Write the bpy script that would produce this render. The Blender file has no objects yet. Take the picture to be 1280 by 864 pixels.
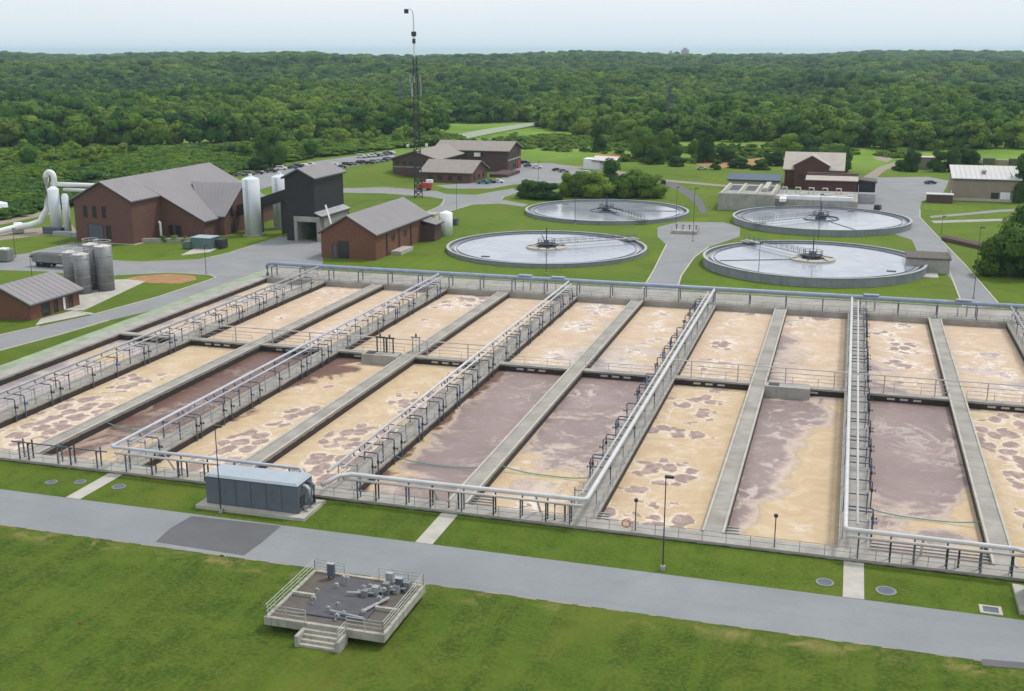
import bpy, bmesh, math, random
import numpy as np
from mathutils import Vector, Matrix
random.seed(7)
rng = np.random.default_rng(11)
R = math.radians
scn = bpy.context.scene

# ---------------------------------------------------------------- camera
CAMH = 48.43
cd = bpy.data.cameras.new('camera')
cam = bpy.data.objects.new('camera', cd)
scn.collection.objects.link(cam)
cam.location = (0, 0, CAMH)
cam.rotation_euler = (math.pi / 2 - 0.254, 0, 0.289)
cd.sensor_width = 36.0
cd.lens = 39.7
cd.clip_start = 1.0
cd.clip_end = 20000
scn.camera = cam

# ---------------------------------------------------------------- sky and sun (bright overcast)
SUN_EL, SUN_AZ = R(60), R(40)          # azimuth measured clockwise from +y
w = bpy.data.worlds.new('World')
scn.world = w
w.use_nodes = True
nt = w.node_tree
nt.nodes.clear()
def N(t, kind, **kw):
    n = t.nodes.new(kind)
    for k, v in kw.items():
        if k in n.inputs: n.inputs[k].default_value = v
        else: setattr(n, k, v)
    return n
def L(t, a, b): t.links.new(a, b)
sky = N(nt, 'ShaderNodeTexSky', sky_type='NISHITA', sun_disc=False)
sky.sun_elevation = SUN_EL
sky.sun_rotation = SUN_AZ
sky.air_density = 1.0; sky.dust_density = 1.5; sky.altitude = 100
bgs = N(nt, 'ShaderNodeBackground'); bgs.inputs['Strength'].default_value = 0.10
L(nt, sky.outputs[0], bgs.inputs['Color'])
# the overcast layer: pale cloud, softly uneven, a little bluer low on the horizon
tc = N(nt, 'ShaderNodeTexCoord')
mp = N(nt, 'ShaderNodeMapping'); mp.inputs['Scale'].default_value = (1.0, 1.0, 5.0)
L(nt, tc.outputs['Generated'], mp.inputs['Vector'])
nz = N(nt, 'ShaderNodeTexNoise'); nz.inputs['Scale'].default_value = 2.2; nz.inputs['Detail'].default_value = 4; nz.inputs['Roughness'].default_value = .45
L(nt, mp.outputs[0], nz.inputs['Vector'])
cr = N(nt, 'ShaderNodeValToRGB')
cr.color_ramp.elements[0].position = .3; cr.color_ramp.elements[0].color = (.76, .81, .88, 1)
cr.color_ramp.elements[1].position = .68; cr.color_ramp.elements[1].color = (.87, .885, .91, 1)
L(nt, nz.outputs['Fac'], cr.inputs['Fac'])
sx = N(nt, 'ShaderNodeSeparateXYZ'); L(nt, tc.outputs['Generated'], sx.inputs[0])
mr = N(nt, 'ShaderNodeMapRange'); mr.inputs['From Min'].default_value = 0.0; mr.inputs['From Max'].default_value = .05
L(nt, sx.outputs['Z'], mr.inputs['Value'])
mx = N(nt, 'ShaderNodeMix', data_type='RGBA')
mx.inputs['A'].default_value = (.64, .77, .86, 1)
L(nt, mr.outputs[0], mx.inputs['Factor']); L(nt, cr.outputs[0], mx.inputs['B'])
bgc = N(nt, 'ShaderNodeBackground'); bgc.inputs['Strength'].default_value = 1.12
L(nt, mx.outputs['Result'], bgc.inputs['Color'])
ms = N(nt, 'ShaderNodeMixShader'); ms.inputs['Fac'].default_value = .88
L(nt, bgs.outputs[0], ms.inputs[1]); L(nt, bgc.outputs[0], ms.inputs[2])
wo = N(nt, 'ShaderNodeOutputWorld'); L(nt, ms.outputs[0], wo.inputs['Surface'])

sl = bpy.data.lights.new('sun', 'SUN'); sl.energy = 2.1; sl.angle = R(10); sl.color = (1, .96, .9)
sun = bpy.data.objects.new('sun', sl); scn.collection.objects.link(sun)
sun.rotation_euler = (math.pi / 2 - SUN_EL, 0, math.pi - SUN_AZ)
scn.view_settings.view_transform = 'Standard'
scn.view_settings.look = 'None'
scn.view_settings.exposure = 0.02
scn.view_settings.gamma = 1.0
scn.cycles.max_bounces = 6
scn.cycles.transparent_max_bounces = 6
scn.cycles.volume_bounces = 0
scn.cycles.use_denoising = True

# ---------------------------------------------------------------- helpers
COL = scn.collection
class MB:
    "collects verts and faces of one mesh, in world coordinates"
    def __init__(s): s.v = []; s.f = []; s.m = []
    def face(s, pts, mi=0):
        n = len(s.v); s.v += [tuple(p) for p in pts]; s.f.append(tuple(range(n, n + len(pts)))); s.m.append(mi); return s
    def box(s, x0, x1, y0, y1, z0, z1, mi=0):
        n = len(s.v)
        s.v += [(x0,y0,z0),(x1,y0,z0),(x1,y1,z0),(x0,y1,z0),(x0,y0,z1),(x1,y0,z1),(x1,y1,z1),(x0,y1,z1)]
        for f in ((3,2,1,0),(4,5,6,7),(0,1,5,4),(1,2,6,5),(2,3,7,6),(3,0,4,7)):
            s.f.append(tuple(n + i for i in f)); s.m.append(mi)
        return s
    def prism(s, poly, z0, z1, mi=0):
        "poly: xy points counterclockwise"
        n = len(s.v); k = len(poly)
        s.v += [(x, y, z0) for x, y in poly] + [(x, y, z1) for x, y in poly]
        s.f.append(tuple(range(n + k, n + 2 * k))); s.f.append(tuple(range(n + k - 1, n - 1, -1)))
        for i in range(k):
            j = (i + 1) % k; s.f.append((n + i, n + j, n + k + j, n + k + i))
        s.m += [mi] * (k + 2); return s
    def hull(s, a, b, mi=0):
        "skin between two rings a (bottom) and b (top) of 3-D points"
        n = len(s.v); k = len(a); s.v += [tuple(p) for p in a] + [tuple(p) for p in b]
        s.f.append(tuple(range(n + k, n + 2 * k))); s.f.append(tuple(range(n + k - 1, n - 1, -1)))
        for i in range(k):
            j = (i + 1) % k; s.f.append((n + i, n + j, n + k + j, n + k + i))
        s.m += [mi] * (k + 2); return s
    def tube(s, path, r, n=8, mi=0, caps=True):
        path = [Vector(p) for p in path]; rs = r if isinstance(r, (list, tuple)) else [r] * len(path)
        rings = []
        up = Vector((0, 0, 1))
        for i, p in enumerate(path):
            d = (path[min(i + 1, len(path) - 1)] - path[max(i - 1, 0)]).normalized()
            a = d.cross(up)
            if a.length < .05: a = d.cross(Vector((1, 0, 0)))
            a.normalize(); b = a.cross(d)
            k = len(s.v)
            for q in range(n):
                t = 2 * math.pi * q / n
                s.v.append(tuple(p + (a * math.cos(t) + b * math.sin(t)) * rs[i]))
            rings.append(k)
        for i in range(len(rings) - 1):
            a0, b0 = rings[i], rings[i + 1]
            for q in range(n):
                q2 = (q + 1) % n
                s.f.append((a0 + q, a0 + q2, b0 + q2, b0 + q)); s.m.append(mi)
        if caps:
            s.f.append(tuple(rings[0] + q for q in range(n))); s.f.append(tuple(rings[-1] + n - 1 - q for q in range(n))); s.m += [mi, mi]
        return s
    def cyl(s, x, y, z0, z1, r, n=16, mi=0, r2=None):
        r2 = r if r2 is None else r2
        a = [(x + r * math.cos(2*math.pi*i/n), y + r * math.sin(2*math.pi*i/n), z0) for i in range(n)]
        b = [(x + r2 * math.cos(2*math.pi*i/n), y + r2 * math.sin(2*math.pi*i/n), z1) for i in range(n)]
        return s.hull(a, b, mi)
    def ring(s, x, y, r0, r1, z0, z1, n=96, mi=0):
        k = len(s.v)
        for i in range(n):
            c, d = math.cos(2*math.pi*i/n), math.sin(2*math.pi*i/n)
            s.v += [(x + r0*c, y + r0*d, z0), (x + r1*c, y + r1*d, z0), (x + r1*c, y + r1*d, z1), (x + r0*c, y + r0*d, z1)]
        for i in range(n):
            a = k + 4 * i; b = k + 4 * ((i + 1) % n)
            for p, q in ((0,1),(1,2),(2,3),(3,0)):
                s.f.append((a + p, b + p, b + q, a + q)); s.m.append(mi)
        return s
    def build(s, name, mats, parent=None, smooth=False, kind=None):
        me = bpy.data.meshes.new(name)
        off = parent_world(parent)
        me.from_pydata([(a - off[0], b - off[1], c - off[2]) for a, b, c in s.v], [], s.f)
        mats = mats if isinstance(mats, (list, tuple)) else [mats]
        for m in mats: me.materials.append(m)
        if len(mats) > 1: me.polygons.foreach_set('material_index', s.m)
        if smooth:
            for p in me.polygons: p.use_smooth = len(p.vertices) == 4
        bm = bmesh.new(); bm.from_mesh(me); bmesh.ops.recalc_face_normals(bm, faces=bm.faces) if SEAL else None
        bm.to_mesh(me); bm.free()
        o = bpy.data.objects.new(name, me); COL.objects.link(o)
        if parent is not None: o.parent = parent
        if kind: o['kind'] = kind
        return o
SEAL = True
def parent_world(p):
    v = Vector((0, 0, 0))
    while p is not None: v = v + p.location; p = p.parent
    return v
def tag(o, label=None, cat=None, group=None, kind=None):
    if label: o['label'] = label
    if cat: o['category'] = cat
    if group: o['group'] = group
    if kind: o['kind'] = kind
    return o
def thing(name, label, cat, loc, group=None):
    o = bpy.data.objects.new(name, None); COL.objects.link(o); o.location = loc; o.empty_display_size = .5
    return tag(o, label, cat, group)
def dup(root, loc, rz=0, label=None, group=None, scale=None):
    def cp(o, par):
        c = o.copy(); COL.objects.link(c)
        if par is not None: c.parent = par
        for ch in o.children: cp(ch, c)
        return c
    r = cp(root, None); r.location = loc; r.rotation_euler = (0, 0, rz)
    if scale: r.scale = scale if isinstance(scale, tuple) else (scale,) * 3
    if label: r['label'] = label
    if group: r['group'] = group
    return r
def sheet(name, poly, z, m, kind='structure', th=None):
    b = MB()
    if th: b.prism(ccw(poly), z - th, z)
    else: b.face([(x, y, z) for x, y in ccw(poly)])
    return b.build(name, m, kind=kind)
def ccw(poly):
    a = sum(poly[i][0]*poly[(i+1)%len(poly)][1] - poly[(i+1)%len(poly)][0]*poly[i][1] for i in range(len(poly)))
    return poly if a > 0 else poly[::-1]
def rect(x0, x1, y0, y1): return [(x0, y0), (x1, y0), (x1, y1), (x0, y1)]

# ---------------------------------------------------------------- materials
def new_mat(name):
    m = bpy.data.materials.new(name); m.use_nodes = True
    t = m.node_tree; t.nodes.clear()
    p = N(t, 'ShaderNodeBsdfPrincipled'); o = N(t, 'ShaderNodeOutputMaterial'); L(t, p.outputs[0], o.inputs['Surface'])
    g = N(t, 'ShaderNodeNewGeometry')
    return m, t, p, g
def noise(t, vec, scale, detail=4, rough=.55, dist=0.0):
    n = N(t, 'ShaderNodeTexNoise'); n.inputs['Scale'].default_value = scale; n.inputs['Detail'].default_value = detail
    n.inputs['Roughness'].default_value = rough; n.inputs['Distortion'].default_value = dist
    L(t, vec, n.inputs['Vector']); return n.outputs['Fac']
def ramp(t, fac, stops):
    r = N(t, 'ShaderNodeValToRGB'); e = r.color_ramp.elements
    while len(e) < len(stops): e.new(.5)
    for i, (p, c) in enumerate(stops):
        e[i].position = p; e[i].color = (*c, 1) if len(c) == 3 else c
    L(t, fac, r.inputs['Fac']); return r.outputs['Color']
def mixc(t, fac, a, b, mode='MIX'):
    m = N(t, 'ShaderNodeMix', data_type='RGBA', blend_type=mode)
    for s_, v in (('Factor', fac), ('A', a), ('B', b)):
        if isinstance(v, bpy.types.NodeSocket): L(t, v, m.inputs[s_])
        elif s_ == 'Factor': m.inputs[s_].default_value = v
        else: m.inputs[s_].default_value = (*v, 1)
    return m.outputs['Result']
def math_(t, op, a, b=None, c=None, clamp=False):
    m = N(t, 'ShaderNodeMath', operation=op); m.use_clamp = clamp
    for i, v in enumerate((a, b, c)):
        if v is None: continue
        if isinstance(v, bpy.types.NodeSocket): L(t, v, m.inputs[i])
        else: m.inputs[i].default_value = v
    return m.outputs[0]
def step(t, v, a, b):
    m = N(t, 'ShaderNodeMapRange', interpolation_type='SMOOTHSTEP'); m.inputs['From Min'].default_value = a; m.inputs['From Max'].default_value = b
    L(t, v, m.inputs['Value']); return m.outputs[0]
def bump(t, p, h, strength, dist=.05):
    b = N(t, 'ShaderNodeBump'); b.inputs['Strength'].default_value = strength; b.inputs['Distance'].default_value = dist
    L(t, h, b.inputs['Height']); L(t, b.outputs[0], p.inputs['Normal'])
def sc(c, k): return tuple(min(1, x * k) for x in c)
def mat(name, col, rough=.8, var=.18, scale=.6, b=0.0, metal=0.0, spec=.35, streak=0.0):
    m, t, p, g = new_mat(name); pos = g.outputs['Position']
    f = noise(t, pos, scale, 6, .6); f2 = noise(t, pos, scale * 9, 3, .5)
    c = ramp(t, f, [(.3, sc(col, 1 - var)), (.7, sc(col, 1 + var))])
    c = mixc(t, math_(t, 'MULTIPLY', f2, var * 1.2), c, sc(col, .55))
    if streak:
        mp_ = N(t, 'ShaderNodeMapping'); mp_.inputs['Scale'].default_value = (1.3, 1.3, .12); L(t, pos, mp_.inputs[0])
        s_ = step(t, noise(t, mp_.outputs[0], 1.2, 5, .6), .5, .7)
        c = mixc(t, math_(t, 'MULTIPLY', s_, streak), c, sc(col, .35))
    L(t, c, p.inputs['Base Color']); p.inputs['Roughness'].default_value = rough; p.inputs['Metallic'].default_value = metal
    p.inputs['Specular IOR Level'].default_value = spec
    if b: bump(t, p, f2, b)
    return m
M = {}
M['concrete'] = mat('concrete', (.37, .36, .33), .9, .22, .35, .2, streak=.25)
M['concrete_pale'] = mat('pale concrete', (.46, .44, .385), .9, .15, .5, .1)
M['concrete_moss'] = mat('mossy concrete', (.30, .36, .25), .9, .22, .3, .2)
M['curb'] = mat('curb concrete', (.50, .49, .42), .9, .12, .5)
M['asphalt_x'] = mat('asphalt', (.25, .265, .275), .9, .10, .12, .1)
M['asphalt_y'] = mat('worn asphalt', (.27, .275, .275), .9, .12, .1, .1)
M['asphalt_new'] = mat('fresh asphalt', (.125, .125, .132), .85, .10, .3, .1)
M['galv'] = mat('galvanized steel', (.40, .41, .42), .5, .22, 1.0, metal=.3)
M['white_pipe'] = mat('pipe white', (.60, .60, .60), .45, .12, .7)
M['pink_pipe'] = mat('pipe off white', (.56, .52, .50), .5, .10, .7)
M['blue_pipe'] = mat('pipe blue grey', (.30, .37, .48), .45, .15, .7)
M['slate_steel'] = mat('slate steel', (.10, .12, .16), .5, .15, 1.5)
M['dark_steel'] = mat('dark steel', (.045, .047, .055), .55, .15, 1.5)
M['blue_valve'] = mat('blue valve paint', (.05, .10, .35), .4, .1, 1)
M['teal_rope'] = mat('teal rope', (.13, .38, .30), .7, .1, 1)
M['white_paint'] = mat('white paint', (.78, .80, .80), .5, .06, .5)
M['pale_blue'] = mat('pale blue paint', (.64, .70, .73), .8, .06, .4, streak=.05)
M['encl'] = mat('blue grey enclosure paint', (.115, .14, .165), .6, .10, .5, streak=.3)
M['encl_roof'] = mat('pale grey enclosure roof', (.36, .42, .47), .5, .06, .5)
M['roof_grey'] = mat('grey metal roof', (.255, .24, .245), .5, .07, .2)
M['roof_tan'] = mat('taupe shingle roof', (.30, .265, .24), .9, .12, .6)
M['roof_cream'] = mat('cream roof', (.43, .39, .34), .8, .10, .4)
M['roof_white'] = mat('white metal roof', (.56, .55, .53), .5, .06, .3)
M['fascia'] = mat('dark fascia', (.05, .05, .055), .6, .1, 1)
M['black_siding'] = mat('charcoal siding', (.028, .028, .032), .6, .15, .6, streak=.2)
M['tan_siding'] = mat('tan siding', (.30, .25, .19), .8, .08, .5)
M['glass_dark'] = mat('dark window', (.03, .03, .035), .2, .1, 1, spec=.6)
M['door_grey'] = mat('grey door', (.10, .11, .13), .5, .08, 1)
M['silo_dark'] = mat('grey silo steel', (.24, .245, .25), .5, .12, .5, metal=.2, streak=.3)
M['green_box'] = mat('green grey enclosure', (.10, .16, .15), .55, .1, 1)
M['dirt'] = mat('bare dirt', (.36, .20, .09), .95, .2, .5, .3)
M['gravel'] = mat('gravel', (.30, .26, .20), .95, .2, .8, .3)
M['trunk'] = mat('bark', (.10, .075, .05), .95, .2, 2)
M['tyre'] = mat('rubber', (.02, .02, .02), .9, .1, 2)
M['orange'] = mat('orange', (.75, .22, .06), .5, .05, 1)
M['red'] = mat('red paint', (.45, .05, .05), .45, .1, 1)
M['blue_tarp'] = mat('blue roof', (.075, .11, .16), .6, .1, 1)
M['deck_dark'] = mat('dark roof membrane', (.095, .095, .105), .8, .15, 1, .1)
M['deck_brown'] = mat('brown roof membrane', (.115, .10, .085), .8, .15, 1, .1)

def asphalt_mat(name, col):
    m, t, p, g = new_mat(name); pos = g.outputs['Position']
    c = ramp(t, noise(t, pos, .10, 6, .62, .4), [(.3, sc(col, .86)), (.55, col), (.75, sc(col, 1.14))])
    st = N(t, 'ShaderNodeMapping'); st.inputs['Scale'].default_value = (.05, .8, 1); L(t, pos, st.inputs[0])
    c = mixc(t, math_(t, 'MULTIPLY', step(t, noise(t, st.outputs[0], 1.0, 5, .6), .52, .68), .22), c, sc(col, .7))
    cw = noise(t, pos, .35, 6, .7, 2.5)
    crack = step(t, math_(t, 'ABSOLUTE', math_(t, 'SUBTRACT', cw, .5)), .006, .001)
    c = mixc(t, math_(t, 'MULTIPLY', crack, .45), c, sc(col, .45))
    c = mixc(t, math_(t, 'MULTIPLY', noise(t, pos, 9, 3, .6), .25), c, sc(col, .75))
    L(t, c, p.inputs['Base Color']); p.inputs['Roughness'].default_value = .88; p.inputs['Specular IOR Level'].default_value = .3
    bump(t, p, noise(t, pos, 9, 3, .6), .2, .03)
    return m
M['asphalt'] = asphalt_mat('asphalt', (.255, .27, .28))
M['asphalt_old'] = asphalt_mat('worn asphalt', (.27, .275, .28))
M['blue_lilac'] = mat('pipe lilac grey', (.48, .52, .60), .45, .12, .7)
M['weathered'] = mat('weathered beam concrete', (.40, .385, .33), .9, .28, .9, .2, streak=.5)
M['rail_old'] = mat('old pale rail paint', (.46, .48, .43), .6, .2, 2)
def brick_mat(name, col, dark):
    m, t, p, g = new_mat(name)
    s_ = N(t, 'ShaderNodeSeparateXYZ'); L(t, g.outputs['Position'], s_.inputs[0])
    cb = N(t, 'ShaderNodeCombineXYZ'); L(t, math_(t, 'ADD', s_.outputs[0], s_.outputs[1]), cb.inputs[0]); L(t, s_.outputs[2], cb.inputs[1])
    bk = N(t, 'ShaderNodeTexBrick'); L(t, cb.outputs[0], bk.inputs['Vector'])
    bk.inputs['Scale'].default_value = 1.0; bk.inputs['Brick Width'].default_value = .4; bk.inputs['Row Height'].default_value = .16; bk.inputs['Mortar Size'].default_value = .014
    bk.inputs['Color1'].default_value = (*col, 1); bk.inputs['Color2'].default_value = (*dark, 1); bk.inputs['Mortar'].default_value = (*sc(col, 1.15), 1)
    f = noise(t, g.outputs['Position'], .35, 5, .6)
    c = mixc(t, math_(t, 'MULTIPLY', f, .5), bk.outputs['Color'], sc(dark, .7))
    L(t, c, p.inputs['Base Color']); p.inputs['Roughness'].default_value = .9; p.inputs['Specular IOR Level'].default_value = .2
    bump(t, p, bk.outputs['Fac'], -.3, .02)
    return m
M['brick'] = brick_mat('red brown brick', (.185, .10, .08), (.14, .072, .06))
M['brick_dark'] = brick_mat('dark brown brick', (.13, .085, .075), (.09, .06, .055))
M['brick_orange'] = brick_mat('orange brown brick', (.215, .105, .072), (.16, .075, .05))
M['brick_barn'] = brick_mat('maroon brick', (.135, .062, .055), (.10, .046, .042))


# tank walls: concrete with a wet dark band just above the water line
def wet_wall(name, zdark, ztop):
    m, t, p, g = new_mat(name); pos = g.outputs['Position']
    s_ = N(t, 'ShaderNodeSeparateXYZ'); L(t, pos, s_.inputs[0])
    f = noise(t, pos, .4, 6, .6); f2 = noise(t, pos, 3.5, 4, .6)
    c = ramp(t, f, [(.3, (.29, .275, .245)), (.55, (.39, .37, .335)), (.75, (.47, .45, .41))])
    c = mixc(t, math_(t, 'MULTIPLY', f2, .35), c, (.20, .195, .17))
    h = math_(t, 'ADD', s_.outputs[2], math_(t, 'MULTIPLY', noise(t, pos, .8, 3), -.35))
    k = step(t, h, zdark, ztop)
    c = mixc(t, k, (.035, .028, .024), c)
    L(t, c, p.inputs['Base Color']); p.inputs['Roughness'].default_value = .85
    bump(t, p, f2, .15)
    return m
M['wall'] = wet_wall('tank wall concrete', -.16, .03)

def slab_mat():
    "deck concrete cast in bays: faint joints every 4 m, weathering"
    m, t, p, g = new_mat('deck concrete'); pos = g.outputs['Position']
    f = noise(t, pos, .25, 7, .62); f2 = noise(t, pos, 4, 4, .6)
    c = ramp(t, f, [(.28, (.235, .22, .19)), (.5, (.335, .315, .28)), (.72, (.43, .41, .37))])
    c = mixc(t, math_(t, 'MULTIPLY', f2, .3), c, (.21, .21, .19))
    s_ = N(t, 'ShaderNodeSeparateXYZ'); L(t, pos, s_.inputs[0])
    j = math_(t, 'PINGPONG', s_.outputs[1], 2.0)
    c = mixc(t, step(t, j, .06, .0), c, (.16, .155, .14))
    L(t, c, p.inputs['Base Color']); p.inputs['Roughness'].default_value = .9; bump(t, p, f2, .15)
    return m
M['deck'] = slab_mat()

def grass_mat():
    m, t, p, g = new_mat('grass'); pos = g.outputs['Position']
    s_ = N(t, 'ShaderNodeSeparateXYZ'); L(t, pos, s_.inputs[0])
    big = noise(t, pos, .03, 5, .6, .5); mid = noise(t, pos, .25, 6, .65, .6); fine = noise(t, pos, 2.6, 5, .7)
    lawn = ramp(t, big, [(.35, (.078, .150, .010)), (.65, (.125, .205, .015))])
    rough = ramp(t, mid, [(.3, (.033, .070, .006)), (.5, (.050, .097, .008)), (.7, (.078, .126, .014))])
    # the front lawn is a darker green than the lawns inside the plant
    k = step(t, math_(t, 'ADD', s_.outputs[1], math_(t, 'MULTIPLY', mid, 5.0)), 93.0, 97.0)
    strip = ramp(t, mid, [(.3, (.048, .100, .007)), (.7, (.088, .150, .012))])
    k2 = step(t, s_.outputs[1], 150.0, 235.0)
    c = mixc(t, k, rough, mixc(t, k2, strip, lawn))
    c = mixc(t, step(t, mid, .38, .68), c, mixc(t, .35, c, (.12, .15, .02)))
    c = mixc(t, math_(t, 'MULTIPLY', step(t, noise(t, pos, .7, 5, .7, 1.0), .62, .78), .40), c, (.20, .19, .05))
    c = mixc(t, math_(t, 'MULTIPLY', step(t, noise(t, pos, .09, 4, .6, 1.2), .50, .30), .5), c, (.035, .075, .008))
    c = mixc(t, math_(t, 'MULTIPLY', step(t, fine, .42, .72), .6), c, (.15, .165, .035))
    c = mixc(t, math_(t, 'MULTIPLY', step(t, fine, .5, .25), .55), c, (.022, .045, .006))
    dry = math_(t, 'SUBTRACT', 1.0, math_(t, 'ABSOLUTE', math_(t, 'MULTIPLY', math_(t, 'SUBTRACT', s_.outputs[1], 89.6), .55)), clamp=True)
    c = mixc(t, math_(t, 'MULTIPLY', dry, step(t, noise(t, pos, .28, 6, .7, .8), .46, .66)), c, (.24, .20, .075))
    wn = step(t, noise(t, pos, .045, 5, .65, .7), .50, .68)
    c = mixc(t, math_(t, 'MULTIPLY', wn, .45), c, (.15, .16, .025))
    mw = N(t, 'ShaderNodeMapping'); mw.inputs['Rotation'].default_value = (0, 0, .35); mw.inputs['Scale'].default_value = (.9, .035, 1); L(t, pos, mw.inputs[0])
    c = mixc(t, math_(t, 'MULTIPLY', step(t, noise(t, mw.outputs[0], .55, 3, .5), .47, .55), .32), c, (.09, .15, .015))
    far = step(t, s_.outputs[1], 470.0, 560.0)
    meadow = ramp(t, noise(t, pos, .02, 6, .65, .8), [(.3, (.09, .17, .02)), (.5, (.15, .26, .03)), (.7, (.25, .30, .07))])
    c = mixc(t, far, c, meadow)
    ff = step(t, s_.outputs[1], 900.0, 1000.0)
    c = mixc(t, ff, c, (.02, .04, .01))
    L(t, c, p.inputs['Base Color']); p.inputs['Roughness'].default_value = .95; p.inputs['Specular IOR Level'].default_value = .15
    bump(t, p, fine, .6, .15)
    return m
M['grass'] = grass_mat()

def leaf_mat(name, cols):
    m, t, p, g = new_mat(name)
    oi = N(t, 'ShaderNodeObjectInfo')
    c = ramp(t, oi.outputs['Random'], [(i / max(1, len(cols) - 1), c_) for i, c_ in enumerate(cols)])
    reg = noise(t, oi.outputs['Location'], .0045, 5, .62, .6)
    c = mixc(t, step(t, reg, .47, .62), c, mixc(t, .7, c, sc(cols[-1], 1.3)))
    c = mixc(t, step(t, reg, .47, .36), c, mixc(t, .8, c, (cols[0][0] * .8, cols[0][1] * .85, cols[0][2] * 1.6)))
    f = noise(t, g.outputs['Position'], .30, 4, .6)
    c = mixc(t, math_(t, 'MULTIPLY', step(t, f, .58, .32), .45), c, sc(cols[0], .8))
    L(t, c, p.inputs['Base Color']); p.inputs['Roughness'].default_value = .8; p.inputs['Specular IOR Level'].default_value = .15
    tr = N(t, 'ShaderNodeBsdfTranslucent'); L(t, mixc(t, .5, c, (.16, .24, .03)), tr.inputs['Color'])
    mxs = N(t, 'ShaderNodeMixShader'); mxs.inputs['Fac'].default_value = .4; L(t, p.outputs[0], mxs.inputs[1]); L(t, tr.outputs[0], mxs.inputs[2])
    L(t, mxs.outputs[0], [n for n in t.nodes if n.type == 'OUTPUT_MATERIAL'][0].inputs['Surface'])
    return m
M['leaf'] = leaf_mat('leaves', [(.032, .100, .026), (.055, .155, .026), (.095, .205, .028), (.17, .26, .045)])
M['leaf_yellow'] = leaf_mat('yellow green leaves', [(.11, .22, .03), (.16, .27, .036), (.22, .32, .05)])
M['leaf_dark'] = leaf_mat('dark leaves', [(.040, .105, .028), (.058, .135, .030), (.08, .165, .034)])

def water_mat():
    m, t, p, g = new_mat('clarified water'); pos = g.outputs['Position']
    f = noise(t, pos, .12, 5, .6, 1.0)
    c = ramp(t, f, [(.35, (.29, .32, .36)), (.65, (.40, .43, .47))])
    L(t, c, p.inputs['Base Color']); p.inputs['Roughness'].default_value = .12; p.inputs['IOR'].default_value = 1.5
    bump(t, p, noise(t, pos, 1.6, 3), .06, .05)
    return m
M['water'] = water_mat()

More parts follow.
